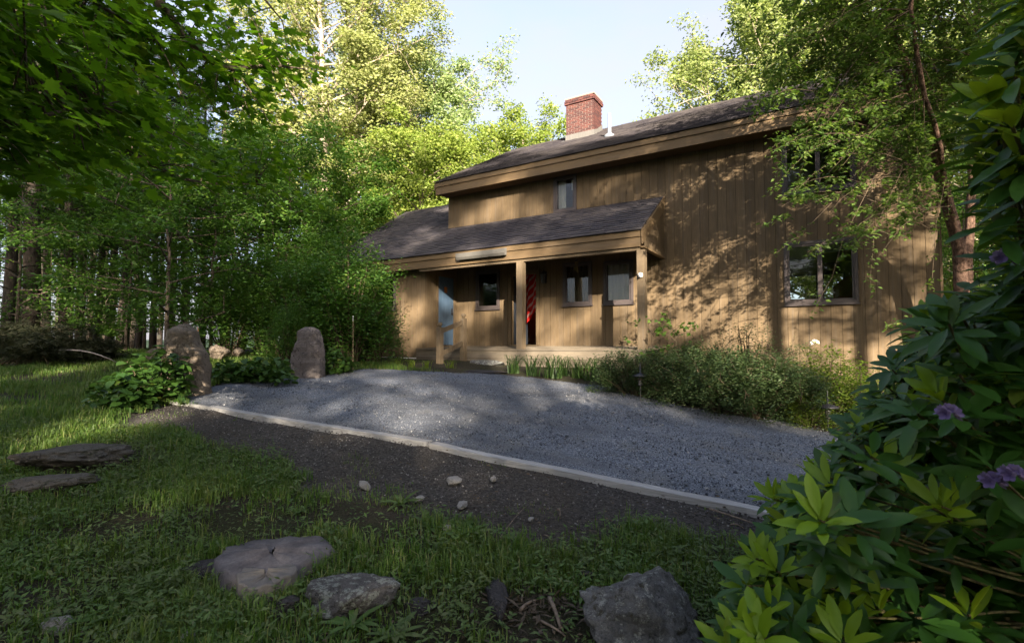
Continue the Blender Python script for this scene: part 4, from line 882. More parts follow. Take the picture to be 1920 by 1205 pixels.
# fibreglass driveway markers
def stake(a, b, label, tip):
    mb = MB(); mb.tube([a, b], .006, 6); o = mb.ob('driveway_marker', plain('marker_fibre', (.36, .27, .16), .6), label=label, cat='marker stake', group='driveway marker stakes')
    m = MB(); d = nrm(np.array(b) - np.array(a)); m.tube([np.array(b) - d * .12, np.array(b) + d * .004], .0075, 6); m.ob('tip', tip, o)
OR = plain('faded_orange', (.40, .17, .07), .6); 
P = gp(399, 728); d = P @ AX; stake(P - np.array([0, 0, .1]), atd(370, 613, d), 'leaning thin marker stake beside the tall standing stone', OR)
P = gp(607, 703); d = P @ AX; stake(P - np.array([0, 0, .05]) - nrm(AX) * .25, atd(572, 622, d - .25), 'thin marker stake leaning against the grey standing stone', OR)
P = gp(662, 692); d = P @ AX; stake(P - np.array([0, 0, .1]), atd(662, 592, d), 'upright thin marker stake in front of the big shrub', WHITE)
# stone steps at the deck
st = rockmesh('step_stone', 12, ROCKL, (.62, .26, .12), .16, 4, 1.2, .35)
P = onY(912, 681, 10.8); ob('step_stone', st, None, P, (0, 0, .03), (1.0, 1., 1.), label='thick flat lichen stone step in front of the porch deck', cat='stone step')
st2 = rockmesh('flat_stone', 13, ROCKD, (.7, .3, .05), .15, 3, 1.2, .3)
P = gp(905, 697); ob('flat_stone', st2, None, P, (0, 0, .1), label='thin flat stone below the porch step', cat='flat stone')
# drive edging timbers
def timber(a, b, label, wd=.12, hh=.068):
    a = np.array(a); b = np.array(b); L = np.linalg.norm(b - a); n = 40; tdir = (b - a) / L; sd = nrm(np.cross(np.array([0, 0, 1.]), tdir)); V = []; rs = np.random.RandomState(int(L * 100))
    for i in range(n + 1):
        c = a + tdir * L * i / n; w1 = rs.normal(0, .0012); e = .004
        z0 = float(gz(c[0], c[1])) - .12; z1 = float(gz(c[0], c[1])) * .3 + .7 * c[2] + hh - .045 + w1
        for (u_, z_) in ((-wd / 2, z0), (-wd / 2, z1 - e), (-wd / 2 + e, z1), (wd / 2 - e, z1 + rs.normal(0, .0015)), (wd / 2, z1 - e), (wd / 2, z0)): V.append(c * [1, 1, 0] + sd * u_ + np.array([0, 0, z_]))
    F = [(i * 6 + j, i * 6 + (j + 1) % 6, (i + 1) * 6 + (j + 1) % 6, (i + 1) * 6 + j) for i in range(n) for j in range(6)] + [tuple(range(6)), tuple(range(n * 6, n * 6 + 6))[::-1]]
    ob('edging_timber', mesh('edging_timber', V, F, TIMB), label=label, cat='timber', group='weathered timbers edging the drive')
dirt_ = nrm(T1 - T0); timber(T0, T1 - dirt_ * .02, 'weathered grey edging timber on the left, starting at the tall standing stone')
timber(T1 + nrm(T2 - T1) * .03 + np.array([.02, -.03, 0]), T3, 'weathered grey edging timber on the right, running under the rhododendron')
# hydrangea-like plants with big leaves
HM = [mesh('leaf', HEART[0] * [1, 1, 1], HEART[1], L_HYD, True)]
from mathutils import Matrix
def leafobj(me, parent, P, D, N, S):
    B = basis(np.array(D)[None], np.array(N)[None])[0]; M = Matrix([[*(B[i] * S), P[i]] for i in range(3)] + [[0, 0, 0, 1]])
    o = bpy.data.objects.new('leaf', me); COL.objects.link(o); o.parent = parent; o.matrix_parent_inverse.identity(); o.matrix_basis = M; return o
def hydrangea(P, rx, ry, h, n, seed, label, ls=.15):
    rs = np.random.RandomState(seed); r = root('hydrangea_bush', P, label, 'bush', 'big-leaved bushes by the stones'); mb = MB(); pts = []
    for i in range(max(6, n // 9)):
        a = rs.uniform(0, 6.28); q = math.sqrt(rs.uniform(0, 1)); e = np.array([math.cos(a) * q * rx, math.sin(a) * q * ry, h * (1 - .5 * q * q) * rs.uniform(.6, 1)]); pth = bez(np.array([e[0] * .2, e[1] * .2, -.05]), e * [.6, .6, .7], e, 6)
        mb.tube(pth, np.linspace(.012, .004, 6), 5, False)
        for k_ in range(9): s = .25 + .75 * k_ / 8; pts.append(([np.interp(s, np.linspace(0, 1, 6), pth[:, j]) for j in range(3)], a))
    mb.ob('stems', TWIG, r, True); pts = pts[:n]
    for p, a in pts:
        a2 = rs.uniform(0, 6.28); D = np.array([math.cos(a2), math.sin(a2), rs.normal(-.25, .2)]); N = np.array([rs.normal(0, .25), rs.normal(0, .25) - .25, 1]); p = np.array(p) + D * .05
        leafobj(HM[0], r, p, D, N, ls * rs.uniform(.6, 1.15))
    m = n * 4; q = rs.uniform(0, 1, m) ** .5; a = rs.uniform(0, 6.28, m); PP = np.stack([np.cos(a) * q * rx * .9, np.sin(a) * q * ry * .9, h * (1 - .5 * q * q) * rs.uniform(.05, .85, m)], -1)
    D, N = leafdirs(rs, m, 1., .25); V, F = scatter(HEART, PP, D, N, ls * .85 * rs.uniform(.6, 1.1, m)); o = ob('inner_leaves', mesh('inner_leaves', V, F, L_HYD, True), r); o['kind'] = 'stuff'
hydrangea(P2(292, 7.55), .62, .5, .95, 110, 1, 'big-leaved bush in front of the tall standing stone')
hydrangea(P2(232, 7.1), .5, .4, .62, 80, 2, 'lower big-leaved bush at the lawn side of the stone')
hydrangea(P2(500, 9.6), .75, .45, .62, 90, 3, 'big-leaved bush left of the grey standing stone')
hydrangea(P2(428, 9.6), .5, .4, .5, 60, 4, 'big-leaved plant right of the leaning marker stake')
hydrangea(P2(630, 10.9), .5, .4, .6, 50, 5, 'big-leaved plant right of the grey standing stone')

# ------------------------------------------------------------------ river birch at the right house corner
rs = np.random.RandomState(21)
BB = G(*(atd(1806, 640, 9.4)[:2])); birch = root('river_birch', BB, 'multi-stemmed river birch with peeling bark at the right house corner', 'tree')
mb = MB(); tb = MB(); stems = []
def stem(pts, r0, r1):
    Q = np.array([BB * 1.0 - [0, 0, .2] if p is None else atd(*p) for p in pts]); tt = np.linspace(0, 1, len(Q)); t2 = np.linspace(0, 1, 22)
    Q2 = np.stack([np.interp(t2, tt, Q[:, i]) for i in range(3)], -1); Q2[1:-1] = (Q2[:-2] + Q2[1:-1] * 2 + Q2[2:]) / 4
    Q2 += rs.normal(0, .012, Q2.shape); mb.tube(Q2 - BB, np.linspace(r0, r1, 22), 9); stems.append(Q2)
stem([None, (1803, 540, 9.3), (1795, 440, 9.2), (1765, 330, 8.9), (1742, 240, 8.6), (1705, 150, 8.3), (1680, 70, 8.1), (1650, -10, 7.9), (1620, -160, 7.6), (1600, -350, 7.2)], .12, .025)
stem([None, (1812, 520, 9.5), (1818, 420, 9.6), (1824, 280, 9.7), (1828, 90, 9.6), (1840, -60, 9.4), (1850, -300, 9.2)], .10, .02)
stem([(1803, 520, 9.3), (1790, 420, 9.0), (1740, 200, 7.9), (1710, 60, 7.4), (1715, -80, 7.0), (1700, -300, 6.6)], .05, .012)
tg = []; LP = []
reg = []
while len(reg) < 560:
    x, y = rs.uniform(1370, 1980), rs.uniform(-380, 500)
    lim = 1375 + max(0, y - 120) * .32 + max(0, 40 - y) * .2
    if y > 80: dens = np.interp(y, [80, 200, 330, 420, 500], [1, 1, .62, .30, .10])
    else: dens = .8
    if x < lim or rs.uniform() > dens: continue
    if y > 330 and x > 1790: continue
    reg.append((x, y))
for (x, y) in reg:
    d = np.interp(x, [1395, 1800, 1980], [7.6, 8.6, 9.0]) + rs.normal(0, .45); e = atd(x, y, d)
    st_ = stems[rs.randint(0, 3)]; hz_ = e[2] + rs.uniform(.2, 1.6); k_ = np.argmin(np.abs(st_[:, 2] - hz_)); b = st_[max(5, k_)]
    L = np.linalg.norm(e - b); b = e + (b - e) * min(1, 2.2 / max(L, .1))
    m = (b + e) / 2 + np.array([0, 0, .25 * min(L, 2)]) + rs.normal(0, .1, 3); pth = bez(b, m, e, 7); tb.tube(pth - BB, np.linspace(.007, .002, 7), 4, False)
    for k2 in range(6):
        s = rs.uniform(.25, 1); c = np.array([np.interp(s, np.linspace(0, 1, 7), pth[:, j]) for j in range(3)]); dv = nrm(nrm(e - b) * .7 + rs.normal(0, .6, 3) + [0, 0, -.25]); l2 = rs.uniform(.15, .5)
        tw = bez(c, c + dv * l2 * .6, c + dv * l2 + [0, 0, -.12 * l2], 4); tb.tube(tw - BB, [.002, .0016, .0012, .001], 3, False)
        n = rs.randint(16, 30); q = rs.uniform(0, 1, n); LP.append(np.stack([np.interp(q, np.linspace(0, 1, 4), tw[:, j]) for j in range(3)], -1) + rs.normal(0, .03, (n, 3)))
# a few long hanging bare sprays
for pts in ([(1795, 385, 8.6), (1740, 390, 8.3), (1690, 425, 8.1), (1640, 490, 8.0)], [(1780, 300, 8.5), (1755, 420, 8.3), (1748, 520, 8.2), (1742, 545, 8.2)], [(1700, 300, 8.2), (1640, 430, 8.0), (1632, 520, 7.9), (1634, 545, 7.9)], [(1640, 330, 8.0), (1580, 450, 7.9), (1560, 520, 7.8), (1520, 590, 7.8)], [(1770, 560, 8.6), (1730, 595, 8.3), (1680, 605, 8.1), (1660, 612, 8.1)], [(1560, 380, 7.9), (1500, 440, 7.8), (1455, 475, 7.7)]):
    Q = np.array([atd(*p) for p in pts]); tb.tube(Q - BB, np.linspace(.006, .002, len(Q)), 4, False); n = 42; q = rs.uniform(.3, 1, n); LP.append(np.stack([np.interp(q, np.linspace(0, 1, len(Q)), Q[:, j]) for j in range(3)], -1) + rs.normal(0, .045, (n, 3)))
mb.ob('trunk', BBARK, birch, True); tb.ob('twigs', TWIG, birch, True)
P = np.concatenate(LP); D, N = leafdirs(rs, len(P), .9, .35); V, F = scatter(RHOMB, P, D, N, .08 * rs.uniform(.6, 1.25, len(P)))
o = ob('crown', mesh('birch_crown', V - BB, F, L_BIRCH), birch)
print('birch leaves', len(P))

# ------------------------------------------------------------------ overhanging maple, upper left
rs = np.random.RandomState(31)
MBASE = np.array([*(AH * 1.2 - RH * 6.6), 0.]); MBASE = G(MBASE[0], MBASE[1]); mpl = root('maple_tree', MBASE, 'large maple overhanging the upper left of the lawn', 'tree')
mb = MB(); zt = np.linspace(0, 1, 12); trunk = MBASE + np.stack([.3 * zt, .2 * zt ** 2, -.2 + 11 * zt], -1); mb.tube(trunk - MBASE, np.linspace(.36, .08, 12), 12)
def limb(pts, r0, r1, h):
    Q = np.array([MBASE + [0.05, .03, h]] + [atd(*p) for p in pts]); t2 = np.linspace(0, 1, 24); Q2 = np.stack([np.interp(t2, np.linspace(0, 1, len(Q)), Q[:, i]) for i in range(3)], -1)
    for _ in range(2): Q2[1:-1] = (Q2[:-2] + Q2[1:-1] * 2 + Q2[2:]) / 4
    mb.tube(Q2 - MBASE, np.linspace(r0, r1, 24), 6); return Q2
limbs = [limb([(-150, -420, 5.0), (160, -180, 5.6), (300, 5, 6.0), (350, 80, 6.2), (420, 135, 6.5), (500, 120, 6.9), (570, 130, 7.2)], .10, .01, 5.2),
         limb([(-250, 60, 4.6), (20, 180, 5.2), (140, 240, 5.6), (255, 290, 6.0), (320, 330, 6.4), (390, 346, 6.8), (480, 345, 7.3)], .07, .008, 3.9),
         limb([(-350, 180, 3.4), (-100, 230, 3.4), (30, 235, 3.7), (110, 208, 4.0), (190, 200, 4.3)], .05, .006, 3.2),
         limb([(-300, -300, 4.0), (-80, -200, 4.3), (80, -60, 4.7), (200, 20, 5.0), (290, 70, 5.4)], .07, .006, 4.9),
         limb([(-200, -500, 6.0), (200, -350, 6.8), (400, -160, 7.4), (480, -20, 7.8), (530, 40, 8.0)], .08, .008, 6.4),
         limb([(300, 5, 6.0), (345, 70, 6.1), (375, 140, 6.2), (370, 190, 6.3)], .03, .006, 5.2) if False else None]
limbs = [l for l in limbs if l is not None]; LQ = np.concatenate(limbs)
poly = [(-700, -600), (520, -600), (528, 0), (535, 60), (592, 140), (560, 195), (520, 260), (560, 320), (555, 385), (440, 385), (330, 345), (250, 305), (165, 330), (120, 370), (0, 345), (-700, 345)]
LPs = []; LD = []; cnt = 0
while cnt < 330:
    x, y = rs.uniform(-500, 600), rs.uniform(-420, 390)
    if not inpoly(np.array(x), np.array(y), poly): continue
    if (x < 0 or y < 0) and rs.uniform() < .55: continue
    if x > 430 and y < 100 and rs.uniform() < .35: continue
    d = np.interp(x, [-500, 0, 300, 600], [2.6, 3.6, 5.9, 7.6]) + rs.normal(0, .55); d = max(d, 2.4); e = atd(x, y, d); cnt += 1
    b = LQ[np.argmin(np.linalg.norm(LQ - e, axis=1))]; L = np.linalg.norm(e - b); m = (b + e) / 2 + [0, 0, .12 * L]; pth = bez(b, m, e, 6); mb.tube(pth - MBASE, np.linspace(.010, .003, 6), 4, False)
    n = rs.randint(20, 34); s = rs.uniform(.25, 1.0, n); c = np.stack([np.interp(s, np.linspace(0, 1, 6), pth[:, j]) for j in range(3)], -1); off = rs.normal(0, 1, (n, 3)) * [.24, .24, .075]; LPs.append(c + off)
    o2 = nrm(off * [1, 1, .2] + nrm(e - b) * .12 + 1e-3); o2[:, 2] = rs.normal(-.38, .22, n); LD.append(o2)
mb.ob('trunk', BARK, mpl, True)
P = np.concatenate(LPs); D = np.concatenate(LD); N = np.stack([rs.normal(0, .30, len(P)), rs.normal(0, .30, len(P)), np.ones(len(P))], -1); S = .118 * rs.uniform(.6, 1.15, len(P))
px_, py_, dd_ = proj(P); vis = (px_ > 0) & (px_ < 1920) & (py_ > 0) & (py_ < 1205) & (dd_ > .5)
order = np.argsort(np.where(vis, dd_ / S, 1e9)); big = order[:300]; rest = np.setdiff1d(np.arange(len(P)), big)
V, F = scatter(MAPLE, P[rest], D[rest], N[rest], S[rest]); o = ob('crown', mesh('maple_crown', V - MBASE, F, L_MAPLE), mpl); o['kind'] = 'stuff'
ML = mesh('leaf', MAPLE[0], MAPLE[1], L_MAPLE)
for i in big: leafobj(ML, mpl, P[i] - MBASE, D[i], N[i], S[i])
print('maple leaves', len(P))

# ------------------------------------------------------------------ big rhododendron, right foreground
rs = np.random.RandomState(41)
RB = G(*(AH * 2.9 + RH * 3.5)); rho = root('rhododendron', RB, 'large glossy rhododendron with lilac flowers filling the right foreground', 'shrub')
ys = [-200, 60, 120, 180, 240, 300, 370, 440, 520, 560, 600, 640, 680, 720, 760, 800, 850, 900, 940, 970, 1010, 1060, 1110, 1150, 1205, 1500]
xs = [1940, 1915, 1872, 1862, 1852, 1852, 1872, 1900, 1880, 1800, 1705, 1715, 1680, 1650, 1630, 1585, 1570, 1510, 1440, 1465, 1450, 1395, 1395, 1380, 1365, 1300]
yd = [-200, 100, 300, 450, 600, 750, 850, 950, 1050, 1200, 1500]; dd = [1.45, 1.35, 1.35, 1.6, 2.2, 2.55, 2.6, 2.45, 2.1, 1.75, 1.5]
mb = MB(); WH = []
tries = 0
while len(WH) < 760 and tries < 90000:
    tries += 1; y = rs.uniform(-120, 1330); xb = np.interp(y, ys, xs); x = xb + rs.gamma(1.25, 120)
    if x > 2250: continue
    d0 = np.interp(y, yd, dd); d = d0 + rs.gamma(1.2, .26) - .12 + max(0, (x - 1750)) * -.0003
    if y < 520 and rs.uniform() < .4: continue
    c = atd(x, y, max(d, 1.05))
    if c[2] < float(gz(c[0], c[1])) + .06 or c[2] > 1.25: continue
    if WH and min(np.linalg.norm(c - w_) for w_ in WH) < .075: continue
    WH.append(c)
while len(WH) < 860:
    y = rs.uniform(560, 1000); WH.append(atd(rs.uniform(np.interp(y, ys, xs) + 60, 2000), y, rs.uniform(1.5, 2.2)))
Pl, Dl, Nl, Sl, Ol = [], [], [], [], []
for i, c in enumerate(WH):
    core = RB + np.array([0, 0, .3]) ; v_ = nrm(c - core + np.array([0, 0, .25])); axis_ = nrm(v_ * .55 + np.array([0, 0, .85]) + rs.normal(0, .22, 3))
    pth = bez(RB + rs.normal(0, .15, 3) * [1, 1, 0], (RB + c) / 2 + np.array([0, 0, -.12]) + rs.normal(0, .08, 3), c, 7)
    mb.tube((pth - RB), np.linspace(.011, .004, 7), 5, False)
    ref = np.array([1., 0, 0]) if abs(axis_[0]) < .8 else np.array([0, 1., 0]); e1 = nrm(np.cross(axis_, ref)); e2 = np.cross(axis_, e1)
    young = rs.uniform() < .45; nl = rs.randint(6, 10)
    for k_ in range(nl):
        a = k_ * 2.399 + rs.uniform(-.3, .3); el = (rs.uniform(.35, 1.1) if young else rs.uniform(-.25, .55)); D = (e1 * math.cos(a) + e2 * math.sin(a)) * math.cos(el) + axis_ * math.sin(el)
        Pl.append(c + D * .012 - axis_ * .01 * k_ * .5); Dl.append(D); Nl.append(axis_ * math.cos(el) - (e1 * math.cos(a) + e2 * math.sin(a)) * math.sin(el) + rs.normal(0, .12, 3)); Sl.append((.12 if young else .142) * rs.uniform(.7, 1.15)); Ol.append(young)
    for s_ in rs.uniform(.45, .96, 5):      # leaves along the branch
        b = np.array([np.interp(s_, np.linspace(0, 1, 7), pth[:, j]) for j in range(3)]) + rs.normal(0, .05, 3); D = nrm(rs.normal(0, 1, 3) * [1, 1, .4])
        Pl.append(b); Dl.append(D); Nl.append(np.array([0, 0, 1.]) + rs.normal(0, .35, 3)); Sl.append(.125 * rs.uniform(.7, 1.1)); Ol.append(False)
    for k_ in range(5):      # older leaves lower on the twig
        a = rs.uniform(0, 6.28); b = c - axis_ * rs.uniform(.05, .2); D = e1 * math.cos(a) + e2 * math.sin(a) - axis_ * .25
        Pl.append(b); Dl.append(D); Nl.append(axis_ + rs.normal(0, .2, 3)); Sl.append(.13 * rs.uniform(.7, 1.1)); Ol.append(False)
mb.ob('branches', barkmat('rhododendron_stem', (.05, .04, .02), (.13, .12, .05)), rho, True)
Pl, Dl, Nl, Sl, Ol = map(np.array, (Pl, Dl, Nl, Sl, Ol))
px_, py_, dd_ = proj(Pl); vis = (px_ > 1200) & (px_ < 1930) & (py_ > 0) & (py_ < 1215)
order = np.argsort(np.where(vis, dd_ / Sl, 1e9)); big = order[:300]; rest = np.ones(len(Pl), bool); rest[big] = False
RL = [mesh('leaf', RHO[0], RHO[1], m_, True) for m_ in (L_RHOD, L_RHO)]
for i in big: leafobj(RL[int(Ol[i])], rho, Pl[i] - RB, Dl[i], Nl[i], Sl[i])
for y_, m_ in ((True, L_RHO), (False, L_RHOD)):
    q = rest & (Ol == y_); V, F = scatter(RHO, Pl[q] - RB, Dl[q], Nl[q], Sl[q]); o = ob('foliage', mesh('rho_foliage', V, F, m_, True), rho); o['kind'] = 'stuff'
def truss(P, parent, n, mat, s=.05, name='flower_cluster'):
    VV = []; FF = []
    for i in range(n):
        a = i * 2.399; z = 1 - 1.2 * (i + .5) / n; r = math.sqrt(max(0, 1 - z * z)); ax_ = np.array([math.cos(a) * r, math.sin(a) * r, z + .2])
        ref = np.array([0.3, .2, 1.]); e1 = nrm(np.cross(ax_, ref)); e2 = nrm(np.cross(ax_, e1))
        for k_ in range(5):
            b = k_ * 1.2566; D = e1 * math.cos(b) + e2 * math.sin(b) + nrm(ax_) * .75; V, F = scatter(tmpl_oval(.62, .05, -.12), (P + nrm(ax_) * s * .35)[None], D[None], nrm(ax_)[None], [s * .72]); FF.append(F + sum(len(v) for v in VV)); VV.append(V)
    return ob(name, mesh(name, np.concatenate(VV), np.concatenate(FF), mat, True), parent)
for x, y, d in ((1778, 778, 1.38), (1898, 892, 1.36), (1884, 488, 1.34), (1860, 905, 1.4)): truss(atd(x, y, d) - RB, rho, 9, FLOWER, .034)
# smaller white rhododendron in the bed
P0 = gp(1535, 762); r = root('rhododendron', P0, 'small rhododendron with one white flower against the wall', 'shrub'); rs = np.random.RandomState(44); mb = MB(); VV = []; Pl, Dl, Nl = [], [], []
for i in range(26):
    c = np.array([rs.normal(0, .32), rs.normal(0, .25), rs.uniform(.2, .95)]); mb.tube(bez(np.array([0, 0, -.05]), c * [.4, .4, .7], c, 5), np.linspace(.012, .004, 5), 4, False)
    for k_ in range(8): a = k_ * 2.4; D = np.array([math.cos(a), math.sin(a), rs.uniform(-.2, .5)]); Pl.append(c); Dl.append(D); Nl.append(np.array([0, 0, 1.]) - D * .3)
mb.ob('branches', TWIG, r, True); V, F = scatter(tmpl_oval(.26, .04, .1), np.array(Pl), np.array(Dl), np.array(Nl), .13 * rs.uniform(.7, 1.1, len(Pl))); ob('foliage', mesh('fol', V, F, L_LIME, True), r)
truss(np.array([-.03, -.1, 1.02]), r, 10, FLOWW, .075)

# ------------------------------------------------------------------ rocks, stump and litter in the foreground
def rock(name, px, py, seed, size, mat, label, rz=0., sink=.35, rough=.25, flat=.3, sub=5, cat='rock', tilt=(0, 0), freq=1.4):
    P = gp(px, py); ob(name, rockmesh(name, seed, mat, size, rough, sub, freq, flat), None, P + np.array([0, 0, size[2] * (1 - 2 * sink)]), (tilt[0], tilt[1], YC + rz), label=label, cat=cat)
rock('ledge_rock', 142, 868, 21, (.46, .30, .13), ROCKF, 'broad flat ledge rock in the left grass', .1, .2, .3, .45)
rock('ledge_rock', 96, 918, 22, (.31, .17, .09), ROCKF, 'narrow flat ledge rock below the broad one', .25, .2, .3, .45)
rock('flat_rock', 392, 1072, 23, (.17, .11, .045), ROCKD, 'small dark flat rock left of the tree stump', 0, .25, .25, .4)
rock('lichen_rock', 648, 1135, 24, (.27, .15, .12), ROCKL, 'lichen-spotted block rock below the stump', .05, .3, .22, .5)
rock('dark_rock', 540, 1140, 25, (.10, .08, .06), ROCKD, 'small dark rock left of the lichen rock', 0, .4)
rock('slab_rock', 932, 1135, 26, (.065, .20, .07), ROCKD, 'narrow purple grey slab set upright in the soil', .15, .3, .2, .4)
rock('boulder', 1205, 1190, 27, (.34, .30, .22), ROCKB, 'mossy grey boulder at the bottom right of the grass', .3, .34, .30, 0, 5, 'boulder', (.1, .28), 1.1)
rock('dark_rock', 785, 1143, 28, (.09, .06, .05), ROCKD, 'dark rock between the lichen rock and the slab', 0, .4)
for i, (px, py, sz, lb) in enumerate(((850, 905, .075, 'largest pale stone at the grass edge near the timber'), (786, 938, .05, 'pale round stone left of the largest pale stone'), (867, 950, .06, 'narrow pale stone below the largest pale stone'), (838, 995, .055, 'thin pale upright stone among the weeds'), (683, 913, .07, 'flat pale stone in the dirt on the left'), (105, 1182, .075, 'pale stone at the bottom left corner'), (352, 1203, .06, 'pale stone at the bottom edge below the stump'), (925, 900, .045, 'small tan stone right of the largest pale stone'), (1100, 1082, .06, 'pointed grey stone behind the mossy boulder'), (650, 1085, .05, 'small tilted stone right of the stump'), (995, 975, .03, 'tiny pale stone in the dirt by the middle'), (60, 975, .05, 'small stone in bare soil at the left'))):
    rock('pale_stone', px, py, 40 + i, (sz, sz * .65, sz * .6), PEB if i not in (8, 9) else ROCKD, lb, i * .7, .3, .3, .2, 3, 'stone')
# stump
P0 = gp(508, 1055); r = root('tree_stump', P0, 'old weathered cut tree stump with a split notch in the grass', 'stump', rot=(0, 0, YC)); k = 44
def stumpring(rad, z, ph, amp):
    return [(rad * (1 + amp * 1.6 * math.sin(3 * a + ph) + amp * .9 * math.sin(7 * a + 2 * ph) + amp * .5 * math.sin(17 * a)) * math.cos(a) * 1.0, rad * (1 + amp * 1.6 * math.sin(3 * a + ph) + amp * .5 * math.sin(13 * a)) * math.sin(a) * .9, z + .016 * math.sin(2 * a + ph) + .006 * math.sin(9 * a)) for a in [i * 2 * math.pi / k for i in range(k)]]
V = stumpring(.36, -.15, .4, .07) + stumpring(.325, .035, .4, .06) + stumpring(.312, .062, .4, .055) + stumpring(.29, .07, .4, .05) + stumpring(.02, .075, .4, 0)
F = [(i * k + j, i * k + (j + 1) % k, (i + 1) * k + (j + 1) % k, (i + 1) * k + j) for i in range(4) for j in range(k)]
ob('stump_body', mesh('stump_body', V, F, STUMPT, True), r)
V = stumpring(.155, -.1, 1.1, .05) + stumpring(.15, .055, 1.1, .05) + stumpring(.143, .062, 1.1, .05) + stumpring(.01, .063, 1.1, 0)
ob('cut_face', mesh('cut_face', V, F[:3 * k], plain('grey_cut_wood', (.10, .094, .092), .9, .2, 0, .45, 25)), r, (.10, -.27, 0))
for sgn in (0, 1): mb = MB(); mb.tube([(.02 + .1 * sgn, .02, .073), (.12 + .08 * sgn, .0, .072), (.2 + .07 * sgn, .03 - .1 * sgn, .07)], [.001, .003, .001], 5); mb.ob('crack', BLACKM, r)
# sticks
rs = np.random.RandomState(51)
DW = barkmat('dry_stick', (.10, .075, .055), (.24, .19, .15))
for i, (x0, y0, x1, y1, rr, lb) in enumerate(((1030, 1125, 1052, 1185, .014, 'thick grey stick in the chip litter by the boulder'), (975, 1148, 1010, 1128, .010, 'curved dry stick in the litter right of the slab'), (985, 1110, 978, 1130, .007, 'short pale stick in the litter'), (1000, 1160, 1060, 1195, .008, 'dark stick running down the litter patch'), (930, 1020, 985, 950, .004, 'long thin grass stalk lying across the dirt'), (1330, 955, 1420, 985, .008, 'dark stick in the dirt by the timber end'), (1370, 985, 1395, 992, .007, 'short dark stick below the timber end'), (1045, 955, 1050, 968, .006, 'tiny brown stick on the bare dirt'), (1020, 1005, 1032, 1020, .007, 'small brown stick at the grass edge'))):
    a, b = gp(x0, y0) + [0, 0, rr], gp(x1, y1) + [0, 0, rr]; mb = MB(); pth = bez(a, (a + b) / 2 + rs.normal(0, .012, 3) + [0, 0, .02], b, 8); mb.tube(pth, np.linspace(rr, rr * .5, 8), 6); mb.ob('stick', DW, smooth=True, label=lb, cat='stick', group='sticks lying on the soil')
# bark-chip litter
n = 520; c = gp(1000, 1150); P = np.stack([c[0] + rs.normal(0, .16, n), c[1] + rs.normal(0, .16, n), np.zeros(n)], -1); P[:, 2] = gz(P[:, 0], P[:, 1]) + rs.uniform(.0, .03, n); D, N = leafdirs(rs, n, 1., 0.)
V, F = scatter(tmpl_rhomb(.2, .05), P, D, N, .045 * rs.gamma(2, .5, n).clip(.3, 2.4)); ob('wood_chips', mesh('wood_chips', V, F, leafmat('chip', (.035, .028, .021), (.085, .068, .052), .05, .9, .1)), kind='stuff', label='brown bark and leaf litter by the boulder', cat='litter')
# dead leaves on dirt
n = 3900; x = rs.uniform(-7.5, 1, n); y = rs.uniform(.6, 4.6, n); x[3300:] = rs.uniform(-8, 1, 600); y[3300:] = rs.uniform(4.6, 9.5, 600); P = np.stack([x, y, gz(x, y) + .008 + .016 * (y > 4.6)], -1); D, N = leafdirs(rs, n, 2., 0.); D[:, 2] = 0; V, F = scatter(RHOMB, P, D, N, .03 * rs.uniform(.3, 1.4, n))
ob('leaf_litter', mesh('leaf_litter', V, F, leafmat('dead_leaf', (.035, .026, .018), (.12, .09, .06), .1, .9, .1)), kind='stuff', label='scattered dry leaves on the dirt strip', cat='litter')
# taller grass tufts and clumps of broad weeds give the rough turf its uneven height
# rosette weeds
WM = []
for sd in (1, 2):
    rs2 = np.random.RandomState(sd); n = 13; a = np.arange(n) * 2.399; D = np.stack([np.cos(a), np.sin(a), rs2.uniform(.2, 1.1, n)], -1); N = np.stack([-np.cos(a) * .6, -np.sin(a) * .6, np.ones(n)], -1)
    V, F = scatter(tmpl_oval(.22, .04, .25), np.zeros((n, 3)), D, N, .17 * rs2.uniform(.7, 1.2, n)); WM.append(mesh('weed', V, F, L_WEED, True))
for i, (px, py, s_, lb) in enumerate(((752, 945, .95, 'leafy weed rosette left of the pale stones'), (872, 1005, 1.15, 'largest weed rosette at the grass edge'), (805, 990, .8, 'weed rosette beneath the pale stones'), (890, 1050, .7, 'weed rosette below the largest one'), (215, 1165, .9, 'broad-leaved weed at the lower left'), (30, 1030, .9, 'broad-leaved weed at the left edge'), (660, 1175, .9, 'weed rosette below the lichen rock'), (740, 1195, .9, 'weed rosette at the bottom edge'), (300, 815, .8, 'weed at the dirt edge below the big-leaved bush'), (150, 795, 1.0, 'tall broad weed in the left lawn'), (1225, 1030, .7, 'weed in the right grass patch'), (250, 1120, .7, 'weed beside the bare soil lower left'), (560, 960, .6, 'low weed in the middle grass'))):
    ob('weed_plant', WM[i % 2], None, gp(px, py), (0, 0, i), (s_,) * 3, label=lb, cat='weed', group='rosette weeds')

